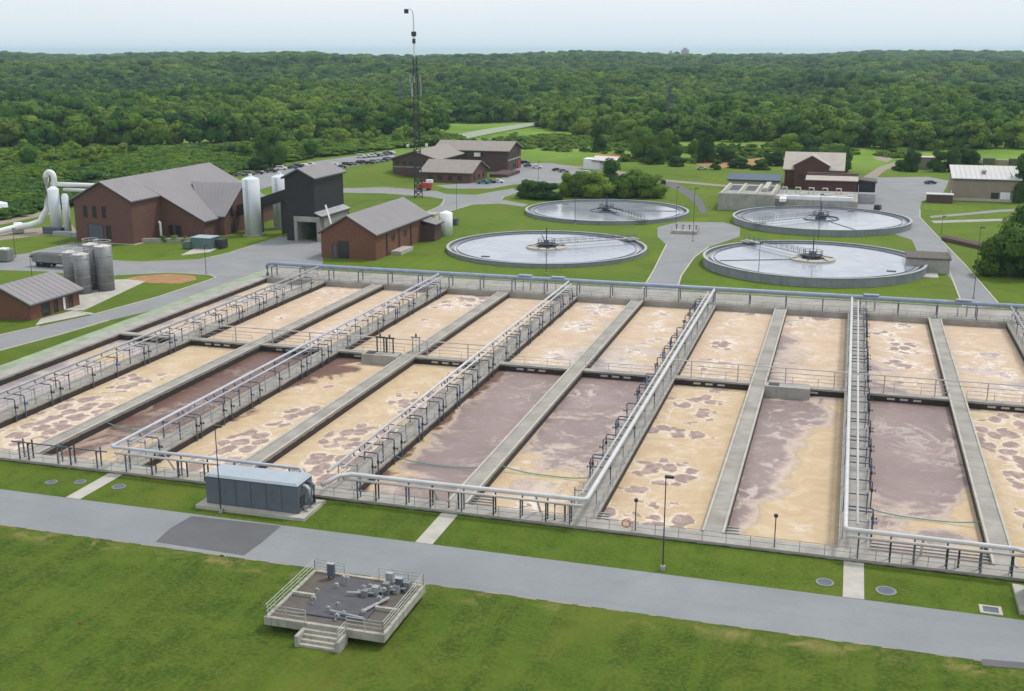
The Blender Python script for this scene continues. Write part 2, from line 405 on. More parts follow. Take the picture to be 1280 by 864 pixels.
FOAM_TAN = (.535, .41, .255)
def foam_mat(name, x0, x1, y0, y1, cov, gu=0, gv=0, patch=0, pu=0, pv=0, tone=(.30, .235, .235), pale=.3, seed=0, pscale=.43, dark=0, dv=0, du=0, net=-.3, amp=2.6, eg=0, tan=(1, 1, 1)):
    """aerated waste water: tan foam islands over lilac-brown liquor, round boil patches, pale froth streaks.
    cov: foam cover; gu, gv: how it shifts across and along the tank"""
    m, t, p, g = new_mat(name)
    s_ = N(t, 'ShaderNodeSeparateXYZ'); L(t, g.outputs['Position'], s_.inputs[0])
    u = math_(t, 'DIVIDE', math_(t, 'SUBTRACT', s_.outputs[0], (x0 + x1) / 2), x1 - x0)
    v = math_(t, 'DIVIDE', math_(t, 'SUBTRACT', s_.outputs[1], (y0 + y1) / 2), y1 - y0)
    off = N(t, 'ShaderNodeVectorMath', operation='ADD'); L(t, g.outputs['Position'], off.inputs[0]); off.inputs[1].default_value = (seed * 37.1, seed * 11.7, seed * 5.3)
    pos = off.outputs[0]
    n1 = noise(t, pos, .085, 7, .62, .9)
    n2 = noise(t, pos, .6, 6, .65, 1.2)
    def lin(base, a, b):
        return math_(t, 'ADD', math_(t, 'ADD', math_(t, 'MULTIPLY', u, a), math_(t, 'MULTIPLY', v, b)), base)
    k = math_(t, 'ADD', math_(t, 'MULTIPLY', math_(t, 'SUBTRACT', n1, .5), amp), math_(t, 'MULTIPLY', math_(t, 'SUBTRACT', n2, .5), .35))
    k = math_(t, 'ADD', k, lin(cov, gu, gv))
    if eg:
        u2 = math_(t, 'MULTIPLY', math_(t, 'MULTIPLY', u, u), 4.0); k = math_(t, 'ADD', k, math_(t, 'MULTIPLY', math_(t, 'MULTIPLY', u2, u2), eg))
    fm = step(t, k, -.06, .10)
    edge = math_(t, 'MULTIPLY', step(t, k, -.30, -.03), math_(t, 'SUBTRACT', 1.0, fm))
    # boil patches
    wv = N(t, 'ShaderNodeVectorMath', operation='ADD'); L(t, pos, wv.inputs[0])
    nc = N(t, 'ShaderNodeTexNoise'); nc.inputs['Scale'].default_value = .42; nc.inputs['Detail'].default_value = 3; L(t, pos, nc.inputs['Vector'])
    vs = N(t, 'ShaderNodeVectorMath', operation='SCALE'); L(t, nc.outputs['Color'], vs.inputs[0]); vs.inputs['Scale'].default_value = 1.5
    L(t, vs.outputs[0], wv.inputs[1])
    mpv = N(t, 'ShaderNodeMapping'); mpv.inputs['Scale'].default_value = (1, .75, 0); L(t, wv.outputs[0], mpv.inputs[0])
    vo = N(t, 'ShaderNodeTexVoronoi', feature='F1', voronoi_dimensions='2D'); vo.inputs['Scale'].default_value = pscale; vo.inputs['Randomness'].default_value = .85
    L(t, mpv.outputs[0], vo.inputs['Vector'])
    area = math_(t, 'ADD', math_(t, 'MULTIPLY', math_(t, 'SUBTRACT', noise(t, pos, .12, 4, .55, .5), .5), 3.4), math_(t, 'SUBTRACT', lin(patch + .12, pu, pv), math_(t, 'MULTIPLY', math_(t, 'MULTIPLY', u, u), 2.2)))
    rad = math_(t, 'MULTIPLY', step(t, area, .02, .20), .52)
    pm = step(t, math_(t, 'SUBTRACT', rad, math_(t, 'ADD', vo.outputs['Distance'], math_(t, 'MULTIPLY', math_(t, 'SUBTRACT', n2, .5), .6))), .0, .17)
    pm2 = step(t, math_(t, 'SUBTRACT', .47, math_(t, 'ADD', vo.outputs['Distance'], math_(t, 'MULTIPLY', math_(t, 'SUBTRACT', n2, .5), .6))), .0, .12)
    rim = math_(t, 'SUBTRACT', step(t, math_(t, 'SUBTRACT', math_(t, 'ADD', rad, math_(t, 'MULTIPLY', step(t, rad, .05, .2), .16)), math_(t, 'ADD', vo.outputs['Distance'], math_(t, 'MULTIPLY', math_(t, 'SUBTRACT', n2, .5), .4))), .0, .12), pm)
    # colours
    tanv = ramp(t, noise(t, pos, .22, 6, .65, 1.5), [(.25, (.47, .345, .21)), (.5, FOAM_TAN), (.78, (.64, .525, .375))])
    tanv = mixc(t, math_(t, 'MULTIPLY', step(t, n2, .62, .38), .15), tanv, (.52, .41, .31))
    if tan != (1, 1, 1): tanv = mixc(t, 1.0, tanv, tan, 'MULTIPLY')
    liq = ramp(t, noise(t, pos, .10, 5, .55, .8), [(.3, sc(tone, .82)), (.55, tone), (.75, sc(tone, 1.15))])
    liq = mixc(t, math_(t, 'MULTIPLY', step(t, n2, .52, .68), .35 * pale), liq, (.58, .51, .46))
    wisp = math_(t, 'ABSOLUTE', math_(t, 'SUBTRACT', noise(t, pos, .07, 7, .62, 1.6), .5))
    liq = mixc(t, math_(t, 'MULTIPLY', math_(t, 'MULTIPLY', step(t, wisp, .035, .0), step(t, noise(t, pos, .11, 4, .6), .48, .62)), .8 * pale), liq, (.68, .59, .50))
    liq = mixc(t, math_(t, 'MULTIPLY', math_(t, 'MULTIPLY', step(t, math_(t, 'ADD', area, net), .0, .25), math_(t, 'SUBTRACT', 1.0, pm2)), .62), liq, (.60, .52, .44))
    liq = mixc(t, math_(t, 'MULTIPLY', edge, .5 + .3 * pale), liq, (.62, .50, .40))
    pl = mixc(t, step(t, n2, .42, .62), sc(tone, 1.0), sc(tone, 1.5))
    froth = math_(t, 'MULTIPLY', step(t, area, -.45, .15), step(t, n2, .46, .60))
    stm = N(t, 'ShaderNodeMapping'); stm.inputs['Scale'].default_value = (1, .38, 1); stm.inputs['Rotation'].default_value = (0, 0, .5 + seed); L(t, pos, stm.inputs[0])
    stk = step(t, noise(t, stm.outputs[0], .34, 7, .68, 1.4), .56, .68)
    tanv = mixc(t, math_(t, 'MULTIPLY', math_(t, 'MULTIPLY', stk, step(t, area, -.9, .1)), .6 * pale), tanv, sc(tone, 1.45))
    tanv = mixc(t, math_(t, 'MULTIPLY', froth, .85 * pale), tanv, (.74, .68, .63))
    tanv = mixc(t, math_(t, 'MULTIPLY', rim, .42, clamp=True), tanv, (.78, .70, .62))
    c = mixc(t, fm, liq, mixc(t, math_(t, 'MULTIPLY', pm, .92), tanv, pl))
    if dark:
        dk = math_(t, 'ADD', math_(t, 'MULTIPLY', math_(t, 'SUBTRACT', n1, .5), 2.0), lin(dark - 1, du, dv))
        c = mixc(t, step(t, dk, -.08, .08), c, mixc(t, n2, (.10, .055, .04), (.22, .13, .10)))
    L(t, c, p.inputs['Base Color'])
    L(t, math_(t, 'ADD', math_(t, 'MULTIPLY', fm, .45), .42), p.inputs['Roughness'])
    p.inputs['Specular IOR Level'].default_value = .35
    hb = math_(t, 'ADD', math_(t, 'MULTIPLY', fm, .6), math_(t, 'MULTIPLY', n2, .8))
    bump(t, p, hb, .6, .16)
    return m
# ---------------------------------------------------------------- terrain
def smooth(a, b, x):
    t = min(1, max(0, (x - a) / (b - a))); return t * t * (3 - 2 * t)
def hill(x, y):
    "ground height: level plant, wooded hills beyond"
    r = math.hypot(x, y)
    z = 0.0
    if r > 650:
        k = smooth(800, 2600, r)
        z += k * (9 + 6 * math.sin(x * .0021 + 1.0) * math.cos(y * .0016) + 4 * math.sin(x * .0047 + y * .0031) + 2.5 * math.sin(x * .011 - y * .007))
        a = math.atan2(x, y)
        z += smooth(1500, 3000, r) * (13 * math.exp(-((a + .27) / .10) ** 2) + 7 * math.exp(-((a - .0) / .12) ** 2) + 8 * math.exp(-((a + .62) / .12) ** 2) + 3 * math.sin(a * 23) + 2 * math.sin(a * 51))
        z += 9 * smooth(700, 1300, r) * math.sin(r * .0062 + a * 7 + 1.5 * math.sin(a * 17))
    # grass bank in front of the office building
    z += 2.6 * math.exp(-(((x + 186) / 13) ** 2 + ((y - 432) / 26) ** 2) ** 1.5)
    return z
BX0, BX1, BY0, BY1 = -124.2, 46.4, 107.3, 230.3
def frange(a, b, s):
    o = []; 
    while a < b - 1e-6: o.append(a); a += s
    return o
xs = sorted(set(frange(-6500, -1400, 150) + frange(-1400, -700, 45) + frange(-700, -260, 25) + frange(-260, 80, 10) + frange(80, 600, 30) + frange(600, 2600, 120) + [2600, BX0, BX1]))
ys = sorted(set(frange(-300, 60, 40) + frange(60, 700, 12) + frange(700, 1500, 30) + frange(1500, 5000, 70) + frange(5000, 9001, 400) + [BY0, BY1]))
b = MB(); nx = len(xs)
for y in ys:
    for x in xs: b.v.append((x, y, hill(x, y)))
for j in range(len(ys) - 1):
    for i in range(nx - 1):
        cx, cy = (xs[i] + xs[i+1]) / 2, (ys[j] + ys[j+1]) / 2
        if BX0 < cx < BX1 and BY0 < cy < BY1: continue
        a = j * nx + i; b.f.append((a, a + 1, a + 1 + nx, a + nx)); b.m.append(0)
SEAL = False
ground = b.build('ground', M['grass'], smooth=True, kind='structure')
SEAL = True

# ---------------------------------------------------------------- roads, aprons, kerbs
def kerb(path, wd=.28, h=.13):
    b = MB()
    for (x0, y0), (x1, y1) in zip(path[:-1], path[1:]):
        dx, dy = x1 - x0, y1 - y0; l = math.hypot(dx, dy) or 1; nx_, ny_ = -dy / l * wd / 2, dx / l * wd / 2
        b.prism(ccw([(x0 + nx_, y0 + ny_), (x0 - nx_, y0 - ny_), (x1 - nx_, y1 - ny_), (x1 + nx_, y1 + ny_)]), -.1, h + random.uniform(0, .004))
    return b.build('kerb', M['curb'], kind='structure')
sheet('road', rect(-500, 260, 90.9, 99.3), .02, M['asphalt'])
sheet('asphalt_patch', [(-65.3, 91.8), (-65.8, 95.2), (-65.4, 98.7), (-54.9, 99.1), (-54.8, 94.9), (-55.0, 91.5)], .032, M['asphalt_new'])
sheet('asphalt_patch', [(13.3, 91.2), (17.8, 91.7), (17.6, 90.6), (13.2, 90.1)], .032, M['asphalt_new'])
b = MB(); rr = random.Random(3)
for k in range(60):
    x = -120 + k * 3 + rr.uniform(-1, 1); w_ = rr.uniform(.8, 2.6)
    b.face([(x, 90.75, .028), (x + w_, 90.75 + rr.uniform(-.1, .1), .028), (x + w_ * .7, 91.0 + rr.uniform(0, .25), .028), (x + .2, 91.0, .028)])
SEAL = False; b.build('dirt_edge', M['gravel'], kind='stuff'); SEAL = True
sheet('road', [(-143.7, 150.3), (-142.0, 159.8), (-138.4, 172.1), (-136.3, 178.2), (-133.7, 196.5), (-133.1, 214.6), (-133.9, 218.6), (-123.2, 222.7), (-123.0, 217.5), (-123.8, 211.3), (-127.2, 186.7), (-130.5, 175.1), (-132.0, 163.1), (-134.4, 150.9), (-135.0, 140.8)], .02, M['asphalt_old'])
sheet('road', [(-194.5, 233.2), (-194.0, 248.6), (-191.6, 249.4), (-178.1, 235.6), (-169.2, 229.0), (-160.7, 229.3), (-148.8, 236.2), (-146.9, 246.1), (-146.8, 259.9), (-146.7, 273.7), (-142.3, 273.6), (-131.2, 267.2), (-117.9, 239.7), (-123.1, 222.6), (-133.8, 217.7), (-136.3, 219.8), (-146.0, 219.9), (-155.6, 214.1), (-156.7, 209.9), (-173.7, 212.8), (-185.6, 211.3), (-197.4, 225.2)], .03, M['asphalt_old'])
sheet('silo_pad', [(-145.8, 179.7), (-140.5, 180.9), (-145.8, 209.4), (-150.8, 210.2), (-158.4, 206.6), (-158.9, 196.6), (-152.2, 187.0)], .05, M['concrete_pale'])
sheet('walk_slab', [(-141.1, 168.0), (-136.9, 179.5), (-142.3, 180.4), (-143.7, 172.9)], .045, M['concrete_pale'])
sheet('dirt_patch', [(-152.2, 209.4), (-150.6, 214.6), (-145.2, 218.7), (-139.0, 218.0), (-136.0, 214.2), (-137.1, 209.2), (-143.2, 207.9)], .04, M['dirt'])
kerb([(-133.1, 214.6), (-133.3, 217.6), (-136.1, 219.6), (-145.8, 219.7), (-155.5, 214.0)])
kerb([(-169.2, 229.0), (-160.7, 229.3), (-148.8, 236.2), (-146.9, 246.1), (-146.8, 259.9), (-146.7, 273.7)])
kerb([(-142.0, 159.8), (-139.7, 167.4)]); kerb([(-136.3, 178.2), (-133.7, 196.5), (-133.1, 214.6)])
kerb([(-136.3, 178.2), (-142.3, 180.4), (-140.5, 180.9), (-145.8, 209.4)])
kerb([(-194.0, 248.6), (-194.5, 233.2)]); kerb([(-134.4, 150.9), (-132.0, 163.1), (-130.5, 175.1)])
# plant loop road by the office
sheet('road', [(-179.3, 380.3), (-164.9, 388.3), (-142.9, 383.3), (-136.1, 375.4), (-124.5, 376.4), (-120.8, 389.8), (-116.0, 402.6), (-113.7, 407.6), (-108.8, 398.5), (-112.8, 387.2), (-113.7, 372.6), (-112.8, 366.0), (-100.6, 356.6), (-100.5, 351.5), (-109.9, 356.4), (-118.2, 351.4), (-120.1, 331.0), (-120.5, 323.4), (-126.3, 329.1), (-127.4, 344.6), (-131.9, 362.7), (-137.9, 366.6), (-157.8, 371.5), (-174.1, 369.1)], .03, M['asphalt_old'])
kerb([(-179.3, 380.3), (-164.9, 388.3), (-142.9, 383.3), (-136.1, 375.4), (-124.5, 376.4), (-120.8, 389.8), (-116.0, 402.6)])
kerb([(-174.1, 369.1), (-157.8, 371.5), (-137.9, 366.6), (-131.7, 362.1), (-126.9, 346.8), (-126.3, 329.1)])
kerb([(-113.7, 372.6), (-112.8, 366.0), (-100.6, 356.6)]); kerb([(-120.5, 323.4), (-120.1, 331.0), (-118.2, 351.4), (-109.9, 356.4), (-100.5, 351.5)])
sheet('parking_lot', [(-220.1, 363.1), (-238.5, 432.5), (-235.1, 479.3), (-223.5, 542.3), (-204.0, 494.7), (-209.8, 459.1), (-208.9, 405.4), (-204.5, 352.9)], .035, M['asphalt_old'])
sheet('parking_lot', [(-148.8, 400.0), (-130.6, 419.5), (-138.4, 465.5), (-143.9, 493.9), (-128.6, 498.4), (-101.2, 462.6), (-93.7, 433.3), (-101.6, 422.3), (-114.3, 418.6), (-122.1, 410.6), (-126.3, 395.9), (-141.0, 391.6)], .04, M['asphalt_old'])
kerb([(-126.3, 395.9), (-122.1, 410.6), (-114.3, 418.6), (-101.6, 422.3)])
# centre road and plaza between the clarifiers
sheet('road', [(-39.7, 223.4), (-40.2, 231.7), (-41.4, 251.9), (-44.4, 290.2), (-48.8, 302.6), (-51.7, 319.9), (-47.5, 331.8), (-34.5, 334.8), (-29.0, 326.6), (-27.4, 308.9), (-33.4, 289.5), (-34.9, 273.3), (-34.5, 249.0), (-32.5, 225.6)], .03, M['asphalt_old'])
kerb([(-39.7, 223.4), (-40.2, 231.7), (-41.4, 251.9), (-44.4, 290.2)]); kerb([(-32.5, 225.6), (-34.5, 249.0), (-34.9, 273.3), (-33.4, 289.5)])
sheet('path', [(-70.7, 434.3), (-66.4, 438.4), (-58.4, 421.2), (-50.6, 398.2), (-44.9, 373.1), (-41.8, 354.1), (-43.2, 349.9), (-46.7, 368.4), (-52.0, 388.5), (-60.1, 412.8), (-66.6, 424.2)], .03, M['asphalt_new'])
# right hand road and yard
sheet('yard', [(4.6, 474.4), (30.2, 485.0), (37.1, 471.8), (32.8, 432.6), (23.7, 401.9), (22.2, 380.7), (21.3, 361.7), (23.1, 337.3), (24.7, 315.9), (27.4, 282.7), (30.4, 234.8), (23.2, 232.7), (23.3, 255.7), (22.8, 265.9), (17.8, 288.8), (17.1, 316.5), (11.3, 329.2), (0.4, 359.1), (4.2, 400.5)], .03, M['asphalt_old'])
kerb([(22.2, 380.7), (21.3, 361.7), (23.1, 337.3), (24.7, 315.9), (27.4, 282.7), (30.4, 234.8)]); kerb([(23.4, 271.0), (23.3, 255.7), (23.2, 232.7)])
sheet('path', [(24.1, 355.5), (56.1, 371.9), (55.5, 367.3), (24.8, 350.6)], .03, M['concrete'])
sheet('path', [(24.3, 366.1), (36.2, 377.1), (46.6, 387.9), (59.3, 395.6), (58.6, 390.4), (45.9, 381.8), (36.2, 372.4), (24.5, 361.7)], .03, M['asphalt_old'])
sheet('path', [(4.9, 474.5), (12.4, 524.4), (19.0, 545.7), (23.7, 559.4), (24.5, 543.4), (14.8, 510.5), (10.4, 476.1)], .03, M['gravel'])
sheet('path', [(-83.3, 448.5), (-71.4, 445.9), (-45.3, 433.3), (-21.5, 429.4), (-21.2, 424.3), (-44.6, 426.6), (-70.2, 438.8), (-82.0, 441.3)], .03, M['gravel'])
sheet('path', [(-142.1, 490.5), (-124.0, 491.9), (-99.8, 480.4), (-75.7, 450.8), (-82.3, 442.7), (-100.3, 469.7), (-122.2, 484.8)], .028, M['gravel'])
sheet('dirt_patch', [(-66.6, 508.8), (-60.9, 526.3), (-48.0, 542.6), (-36.0, 554.8), (-33.3, 530.4), (-41.1, 505.0), (-54.0, 497.5)], .03, M['dirt'])
sheet('dirt_patch', [(9.5, 563.8), (23.1, 609.6), (24.9, 595.5), (15.5, 544.7)], .03, M['gravel'])
sheet('road', [(-230.1, 640.5), (-229.5, 699.8), (-223.8, 752.7), (-216.7, 792.8), (-207.2, 766.7), (-209.3, 722.1), (-212.5, 666.7), (-213.0, 625.5)], .3, M['concrete_moss'])
sheet('path', [(-244.6, 267.8), (-241.6, 299.0), (-235.8, 293.1), (-234.6, 256.6)], .03, M['gravel'])
sheet('path', [(-226.4, 247.3), (-226.0, 259.1), (-215.6, 276.4), (-203.2, 262.8), (-211.7, 254.5), (-218.8, 238.7)], .032, M['gravel'])
sheet('path', [(-192.2, 248.9), (-176.6, 250.8), (-175.8, 255.4), (-178.1, 258.0), (-179.8, 255.5)], .036, M['concrete_pale'])
# three concrete walks from the road to the basin, then small covers in the turf
YF, YM, YB = 107.2, 166.5, 219.1
def DX(k): return 3.1 + (k - 10) * 14.0
for k in (4, 7, 10):
    sheet('path', rect(DX(k) - .95, DX(k) + .95, 99.3, 107.2), .045, M['concrete_pale'])
for (x, y), r, lb in (((0.5, 101.9), .85, 'round cover in the turf just left of the right concrete walk'), ((6.0, 101.7), .95, 'round cover in the turf right of the right concrete walk'), ((-78.1, 103.8), .8, 'round cover in the turf right of the left concrete walk'), ((-86.5, 102.8), .7, 'round cover in the turf at the far left of the strip'), ((-83.3, 103.8), .7, 'round cover in the turf left of the left concrete walk')):
    t = thing('manhole', 'grey ' + lb, 'manhole', (x, y, 0), 'manholes in the grass strip')
    MB().ring(x, y, r * .78, r, -.1, .06, 24).build('rim', M['silo_dark'], t)
    MB().cyl(x, y, -.1, .04, r * .78, 20).build('cover', M['slate_steel'], t)
x, y = (14.9, 100.4)
t = thing('storm_drain', 'square drain with a pale concrete collar near the right blower enclosure', 'drain', (x, y, 0))
b = MB()
for a in ((-.95,.95,-.8,-.55), (-.95,.95,.55,.8), (-.95,-.65,-.55,.55), (.65,.95,-.55,.55)): b.box(x+a[0], x+a[1], y+a[2], y+a[3], -.1, .12)
b.build('collar', M['concrete_pale'], t); MB().box(x-.65, x+.65, y-.55, y+.55, -.1, .05).build('grate', M['slate_steel'], t)

# ---------------------------------------------------------------- aeration basin
basin = thing('aeration_basin', 'large concrete aeration basin with rows of open foaming tanks', 'water tank', (DX(7), 150, 0))
ZD = .40
MB().box(-124.2, 46.4, YF, YF + 2.3, -2.2, ZD).build('front_deck', M['wall'], basin)
MB().box(-124.2, 46.4, YB, 230.4, -2.2, ZD).build('back_deck', M['deck'], basin)
MB().box(-124.2, -121.6, YF + 2.3, YB, -2.2, ZD).build('outer_wall', M['wall'], basin)
MB().box(-127.3, -124.2, YF + 1, 229, -.5, .22).build('apron', M['concrete_moss'], basin)
MB().box(44.0, 46.4, YF + 2.3, YB, -2.2, ZD).build('outer_wall', M['wall'], basin)
HW = {k: (1.55 if k % 2 == 0 else 1.15) for k in range(2, 13)}
for k in range(2, 13):
    x = DX(k); h = HW[k]
    MB().box(x - h, x + h, YF + 2.3, YB, -2.2, ZD - (.03 if k % 2 else 0)).build('divider_wall', M['wall'], basin)
    MB().box(x - h + .25, x + h - .25, YF + 2.31, YB - .01, ZD - .1, ZD + (.012 if k % 2 == 0 else -.015)).build('walk_slab', M['deck'], basin)
    if k % 2:
        for s in (-1, 1):
            MB().box(min(x + s * h, x + s * (h - .25)), max(x + s * h, x + s * (h - .25)), YF + 2.32, YB - .02, ZD - .1, ZD + .13).build('curb_strip', M['concrete_pale'], basin)
def tank_x(k):
    x0 = -121.6 if k == 1 else DX(k) + HW[k]
    x1 = 44.0 if k == 12 else DX(k + 1) - HW[k + 1]
    return x0, x1
for k in range(1, 13):
    x0, x1 = tank_x(k)
    MB().box(x0, x1, YM - .7, YM + .7, -2.2, ZD - .01).build('cross_wall', M['wall'], basin)
    for j in range(3):          # overflow ports seen under the cross wall
        cx = x0 + (x1 - x0) * (.30 + .16 * j)
        MB().box(cx - .55, cx + .55, YM - .76, YM - .7, -.38, -.10).build('port_plate', M['concrete_pale'], basin)
MB().face([(x, y, -2.15) for x, y in rect(-124, 46, YF, 230)]).build('floor', M['concrete'], basin)

# foam and liquor of every tank: (cov, gu, gv, patch, pu, pv, tone, pale, dark, du, dv)
LIL = (.27, .20, .185); GRY = (.35, .31, .305); BRN = (.155, .085, .062)
front_t = {
 1: dict(cov=-.25, patch=-.5, tone=GRY, pale=.8),
 2: dict(cov=.75, patch=.20, pu=.1, pv=-.9, tone=LIL, pale=.4),
 3: dict(cov=-.62, gv=-1.1, patch=-.6, tone=BRN, pale=.35),
 4: dict(cov=.55, patch=.0, pu=.8, pv=-.9, tone=LIL, pale=.4, dark=.55, du=-.9, dv=.9),
 5: dict(cov=.75, patch=.15, pu=.8, pv=-.9, tone=LIL, pale=.3),
 6: dict(eg=.5, cov=-.42, gu=-.5, gv=-.3, patch=-1, tone=LIL, pale=.35, dark=.38, du=-1.3, dv=.2),
 7: dict(eg=.3, cov=-.25, gv=-1.0, patch=-.6, pv=-1.4, net=.3, tone=LIL, pale=.75),
 8: dict(cov=.95, patch=.10, pu=-.5, pv=.1, tone=LIL, pale=.3),
 9: dict(cov=-.05, gu=1.5, gv=-1.15, amp=1.5, patch=-.6, net=.55, tone=LIL, pale=.8),
 10: dict(eg=.4, cov=-.60, gu=.6, gv=-1.4, patch=-1, tone=LIL, pale=.5),
 11: dict(cov=.9, patch=-.05, pv=.8, tone=LIL, pale=.3),
 12: dict(cov=.4, patch=.1, tone=LIL, pale=.5)}
back_t = {
 1: dict(cov=-.1, patch=0, tone=GRY, pale=.8),
 2: dict(cov=.7, patch=-.05, pv=.8, tone=LIL, pale=.6),
 3: dict(cov=.7, patch=-.2, tone=LIL, pale=.5),
 4: dict(cov=.6, patch=-.05, pv=1.0, pu=.3, tone=LIL, pale=.7, dark=.25, du=-.4, dv=-.9),
 5: dict(cov=.7, patch=-.25, tone=LIL, pale=.4),
 6: dict(cov=.40, gu=-.7, gv=.5, patch=-.02, tone=GRY, pale=.8),
 7: dict(cov=.35, gv=1.0, patch=-.1, pv=.1, tone=GRY, pale=1.0),
 8: dict(cov=.55, gv=.5, patch=.05, tone=LIL, pale=.8),
 9: dict(cov=.38, gu=.9, gv=.4, patch=0, pv=.6, pu=-.3, tone=LIL, pale=.6),
 10: dict(cov=.25, gv=1.3, patch=.15, tone=LIL, pale=1.0),
 11: dict(cov=.45, gv=.8, patch=0, pv=-.5, tone=GRY, pale=.8),
 12: dict(cov=.4, patch=0, tone=LIL, pale=.8)}
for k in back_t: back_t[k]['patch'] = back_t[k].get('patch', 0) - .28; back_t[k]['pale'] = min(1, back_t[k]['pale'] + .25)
ZW = -.72
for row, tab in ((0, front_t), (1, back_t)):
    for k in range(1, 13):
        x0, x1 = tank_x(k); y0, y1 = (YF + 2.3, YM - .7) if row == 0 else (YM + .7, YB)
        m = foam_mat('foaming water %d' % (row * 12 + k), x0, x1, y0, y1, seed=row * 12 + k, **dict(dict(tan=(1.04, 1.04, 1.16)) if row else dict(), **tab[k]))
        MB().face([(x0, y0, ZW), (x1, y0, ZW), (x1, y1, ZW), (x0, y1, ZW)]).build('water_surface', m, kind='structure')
# hatch boxes on the cross wall, one with gate gear
def hatch_box(x0, x1, y0, y1, gear):
    z1 = ZD + .55
    MB().box(x0, x1, y0, y1, -1.6, z1).build('hatch_box', M['concrete'], basin)
    o = MB().box(x0 + .5, x0 + 2.0, y0 + .5, y1 - .5, z1, z1 + .06).build('hatch', M['dark_steel'], basin)
hatch_box(DX(9) + 1.15, DX(9) + 7.6, YM - 3.2, YM - .76, False)
hatch_box(DX(5) - 7.2, DX(5) - 1.15, YM - 3.4, YM - .76, True)
for i, (x, y, lb) in enumerate([(DX(5) - 4.6, YM - 1.4, 'leftmost of the dark gate lifting frames on the concrete box mid basin'), (DX(5) - 2.9, YM - 1.6, 'dark gate lifting frame nearer the plain wall on the concrete box mid basin'), (DX(5) + .2, YM + 2.2, 'grey gate lifting frame standing on the plain wall behind the concrete box')]):
    t = thing('gate_frame', lb, 'gate frame', (x, y, ZD), 'gate lifting frames at the cross wall')
    z0 = ZD + (.55 if i < 2 else 0)
    for s in (-.6, .6): MB().box(x + s - .09, x + s + .09, y - .09, y + .09, z0, z0 + 2.4).build('post', M['dark_steel'] if i < 2 else M['galv'], t)
    MB().box(x - .85, x + .85, y - .12, y + .12, z0 + 2.4, z0 + 2.62).build('crossbeam', M['dark_steel'] if i < 2 else M['galv'], t)
    MB().cyl(x, y, z0 + 2.62, z0 + 3.1, .16, 10).build('gear_head', M['slate_steel'], t)
    MB().cyl(x, y, z0 - .3, z0 + 2.4, .05, 6).build('stem', M['galv'], t)
# weir bars over the near ends of three tanks
t = thing('weir_bars', 'row of grey bars at the near foot of the wall above the middle concrete path', 'bars', (DX(7) + 7, YF + 3, 0))
for j in range(5): MB().box(DX(7) + 1.15, DX(7) + 3.8 - .1 * j, YF + 2.7 + j * .75, YF + 2.85 + j * .75, -.05, .12).build('bar', M['galv'], t)
t = thing('weir_bars', 'grey bars spanning the whole near end of the tank beside the right blower enclosure', 'bars', (DX(10) + 7, YF + 3, 0))
for j in range(5): MB().box(DX(10) + 1.55, DX(11) - 1.15, YF + 2.7 + j * .8, YF + 2.85 + j * .8, -.05, .12).build('bar', M['galv'], t)
t = thing('weir_bars', 'short grey bars at the near right foot of the bare wall by the life ring', 'bars', (DX(9) + 2, YF + 3, 0))
for j in range(4): MB().box(DX(9) + 1.15, DX(9) + 2.7 - .1 * j, YF + 2.7 + j * .75, YF + 2.85 + j * .75, -.05, .12).build('bar', M['galv'], t)
t = thing('weir_bars', 'grey bars at the near foot of the white air pipe wall', 'bars', (DX(8) + 2, YF + 3, 0))
for j in range(4): MB().box(DX(8) + 1.55, DX(8) + 2.9 - .1 * j, YF + 2.7 + j * .7, YF + 2.85 + j * .7, -.05, .12).build('bar', M['galv'], t)
# ropes floating across tanks
for k, yy, lb in ((3, 123.5, 'green rope over the narrow brown tank at the left'), (6, 122.5, 'green rope over the lilac tank right of the blower enclosure'), (7, 123.0, 'faint green rope over the lilac tank left of the white pipe wall'), (10, 122.0, 'green rope over the lilac tank near the right edge')):
    x0, x1 = tank_x(k)
    pts = [(x0 + (x1 - x0) * i / 10, yy - .5 * i / 10, -.55 + .5 * (abs(i - 5) / 5) ** 3) for i in range(11)]
    tag(MB().tube(pts, .07, 5).build('rope', M['teal_rope']), lb, 'rope', 'ropes across the tanks')

# ---------------------------------------------------------------- railings
def railing(path, label, h=1.1, z=ZD, every=2.4, m='galv', r=.035, group='pipe railings on the aeration basin', name='railing'):
    t = thing(name, label, 'railing', (*path[0], z), group)
    for hh, nm in ((h, 'top_rail'), (h * .52, 'mid_rail')):
        MB().tube([(x, y, z + hh) for x, y in path], r, 5).build(nm, M[m], t)
    b = MB()
    for (x0, y0), (x1, y1) in zip(path[:-1], path[1:]):
        n = max(1, int(math.hypot(x1 - x0, y1 - y0) / every))
        for i in range(n + 1):
            x, y = x0 + (x1 - x0) * i / n, y0 + (y1 - y0) * i / n
            b.tube([(x, y, z - .02), (x, y, z + h)], r * 1.05, 4, caps=False)
    b.build('post', M[m], t, kind='stuff')
    return t
WALKN = {2: 'leftmost pipe walkway', 4: 'pipe walkway left of the blower enclosure', 6: 'walkway ending right of the blower enclosure', 8: 'walkway under the fat white pipe', 10: 'walkway above the right concrete path', 12: 'rightmost pipe walkway'}
for k in range(2, 13, 2):
    for s, sn in ((-1, 'left'), (1, 'right')):
        railing([(DX(k) + s * 1.42, YF + 2.4), (DX(k) + s * 1.42, YB - .2)], 'thin grey railing on the %s side of the %s' % (sn, WALKN[k]))
railing([(-120, YF + .12), (46, YF + .12)], 'long thin grey railing along the front deck above the turf')
railing([(-121, YB + .15), (46, YB + .15)], 'long grey railing along the far deck in front of the blue grey header pipe')
railing([(-121, 230.2), (46, 230.2)], 'thin railing on the far outer edge of the basin beside the clarifier lawn')
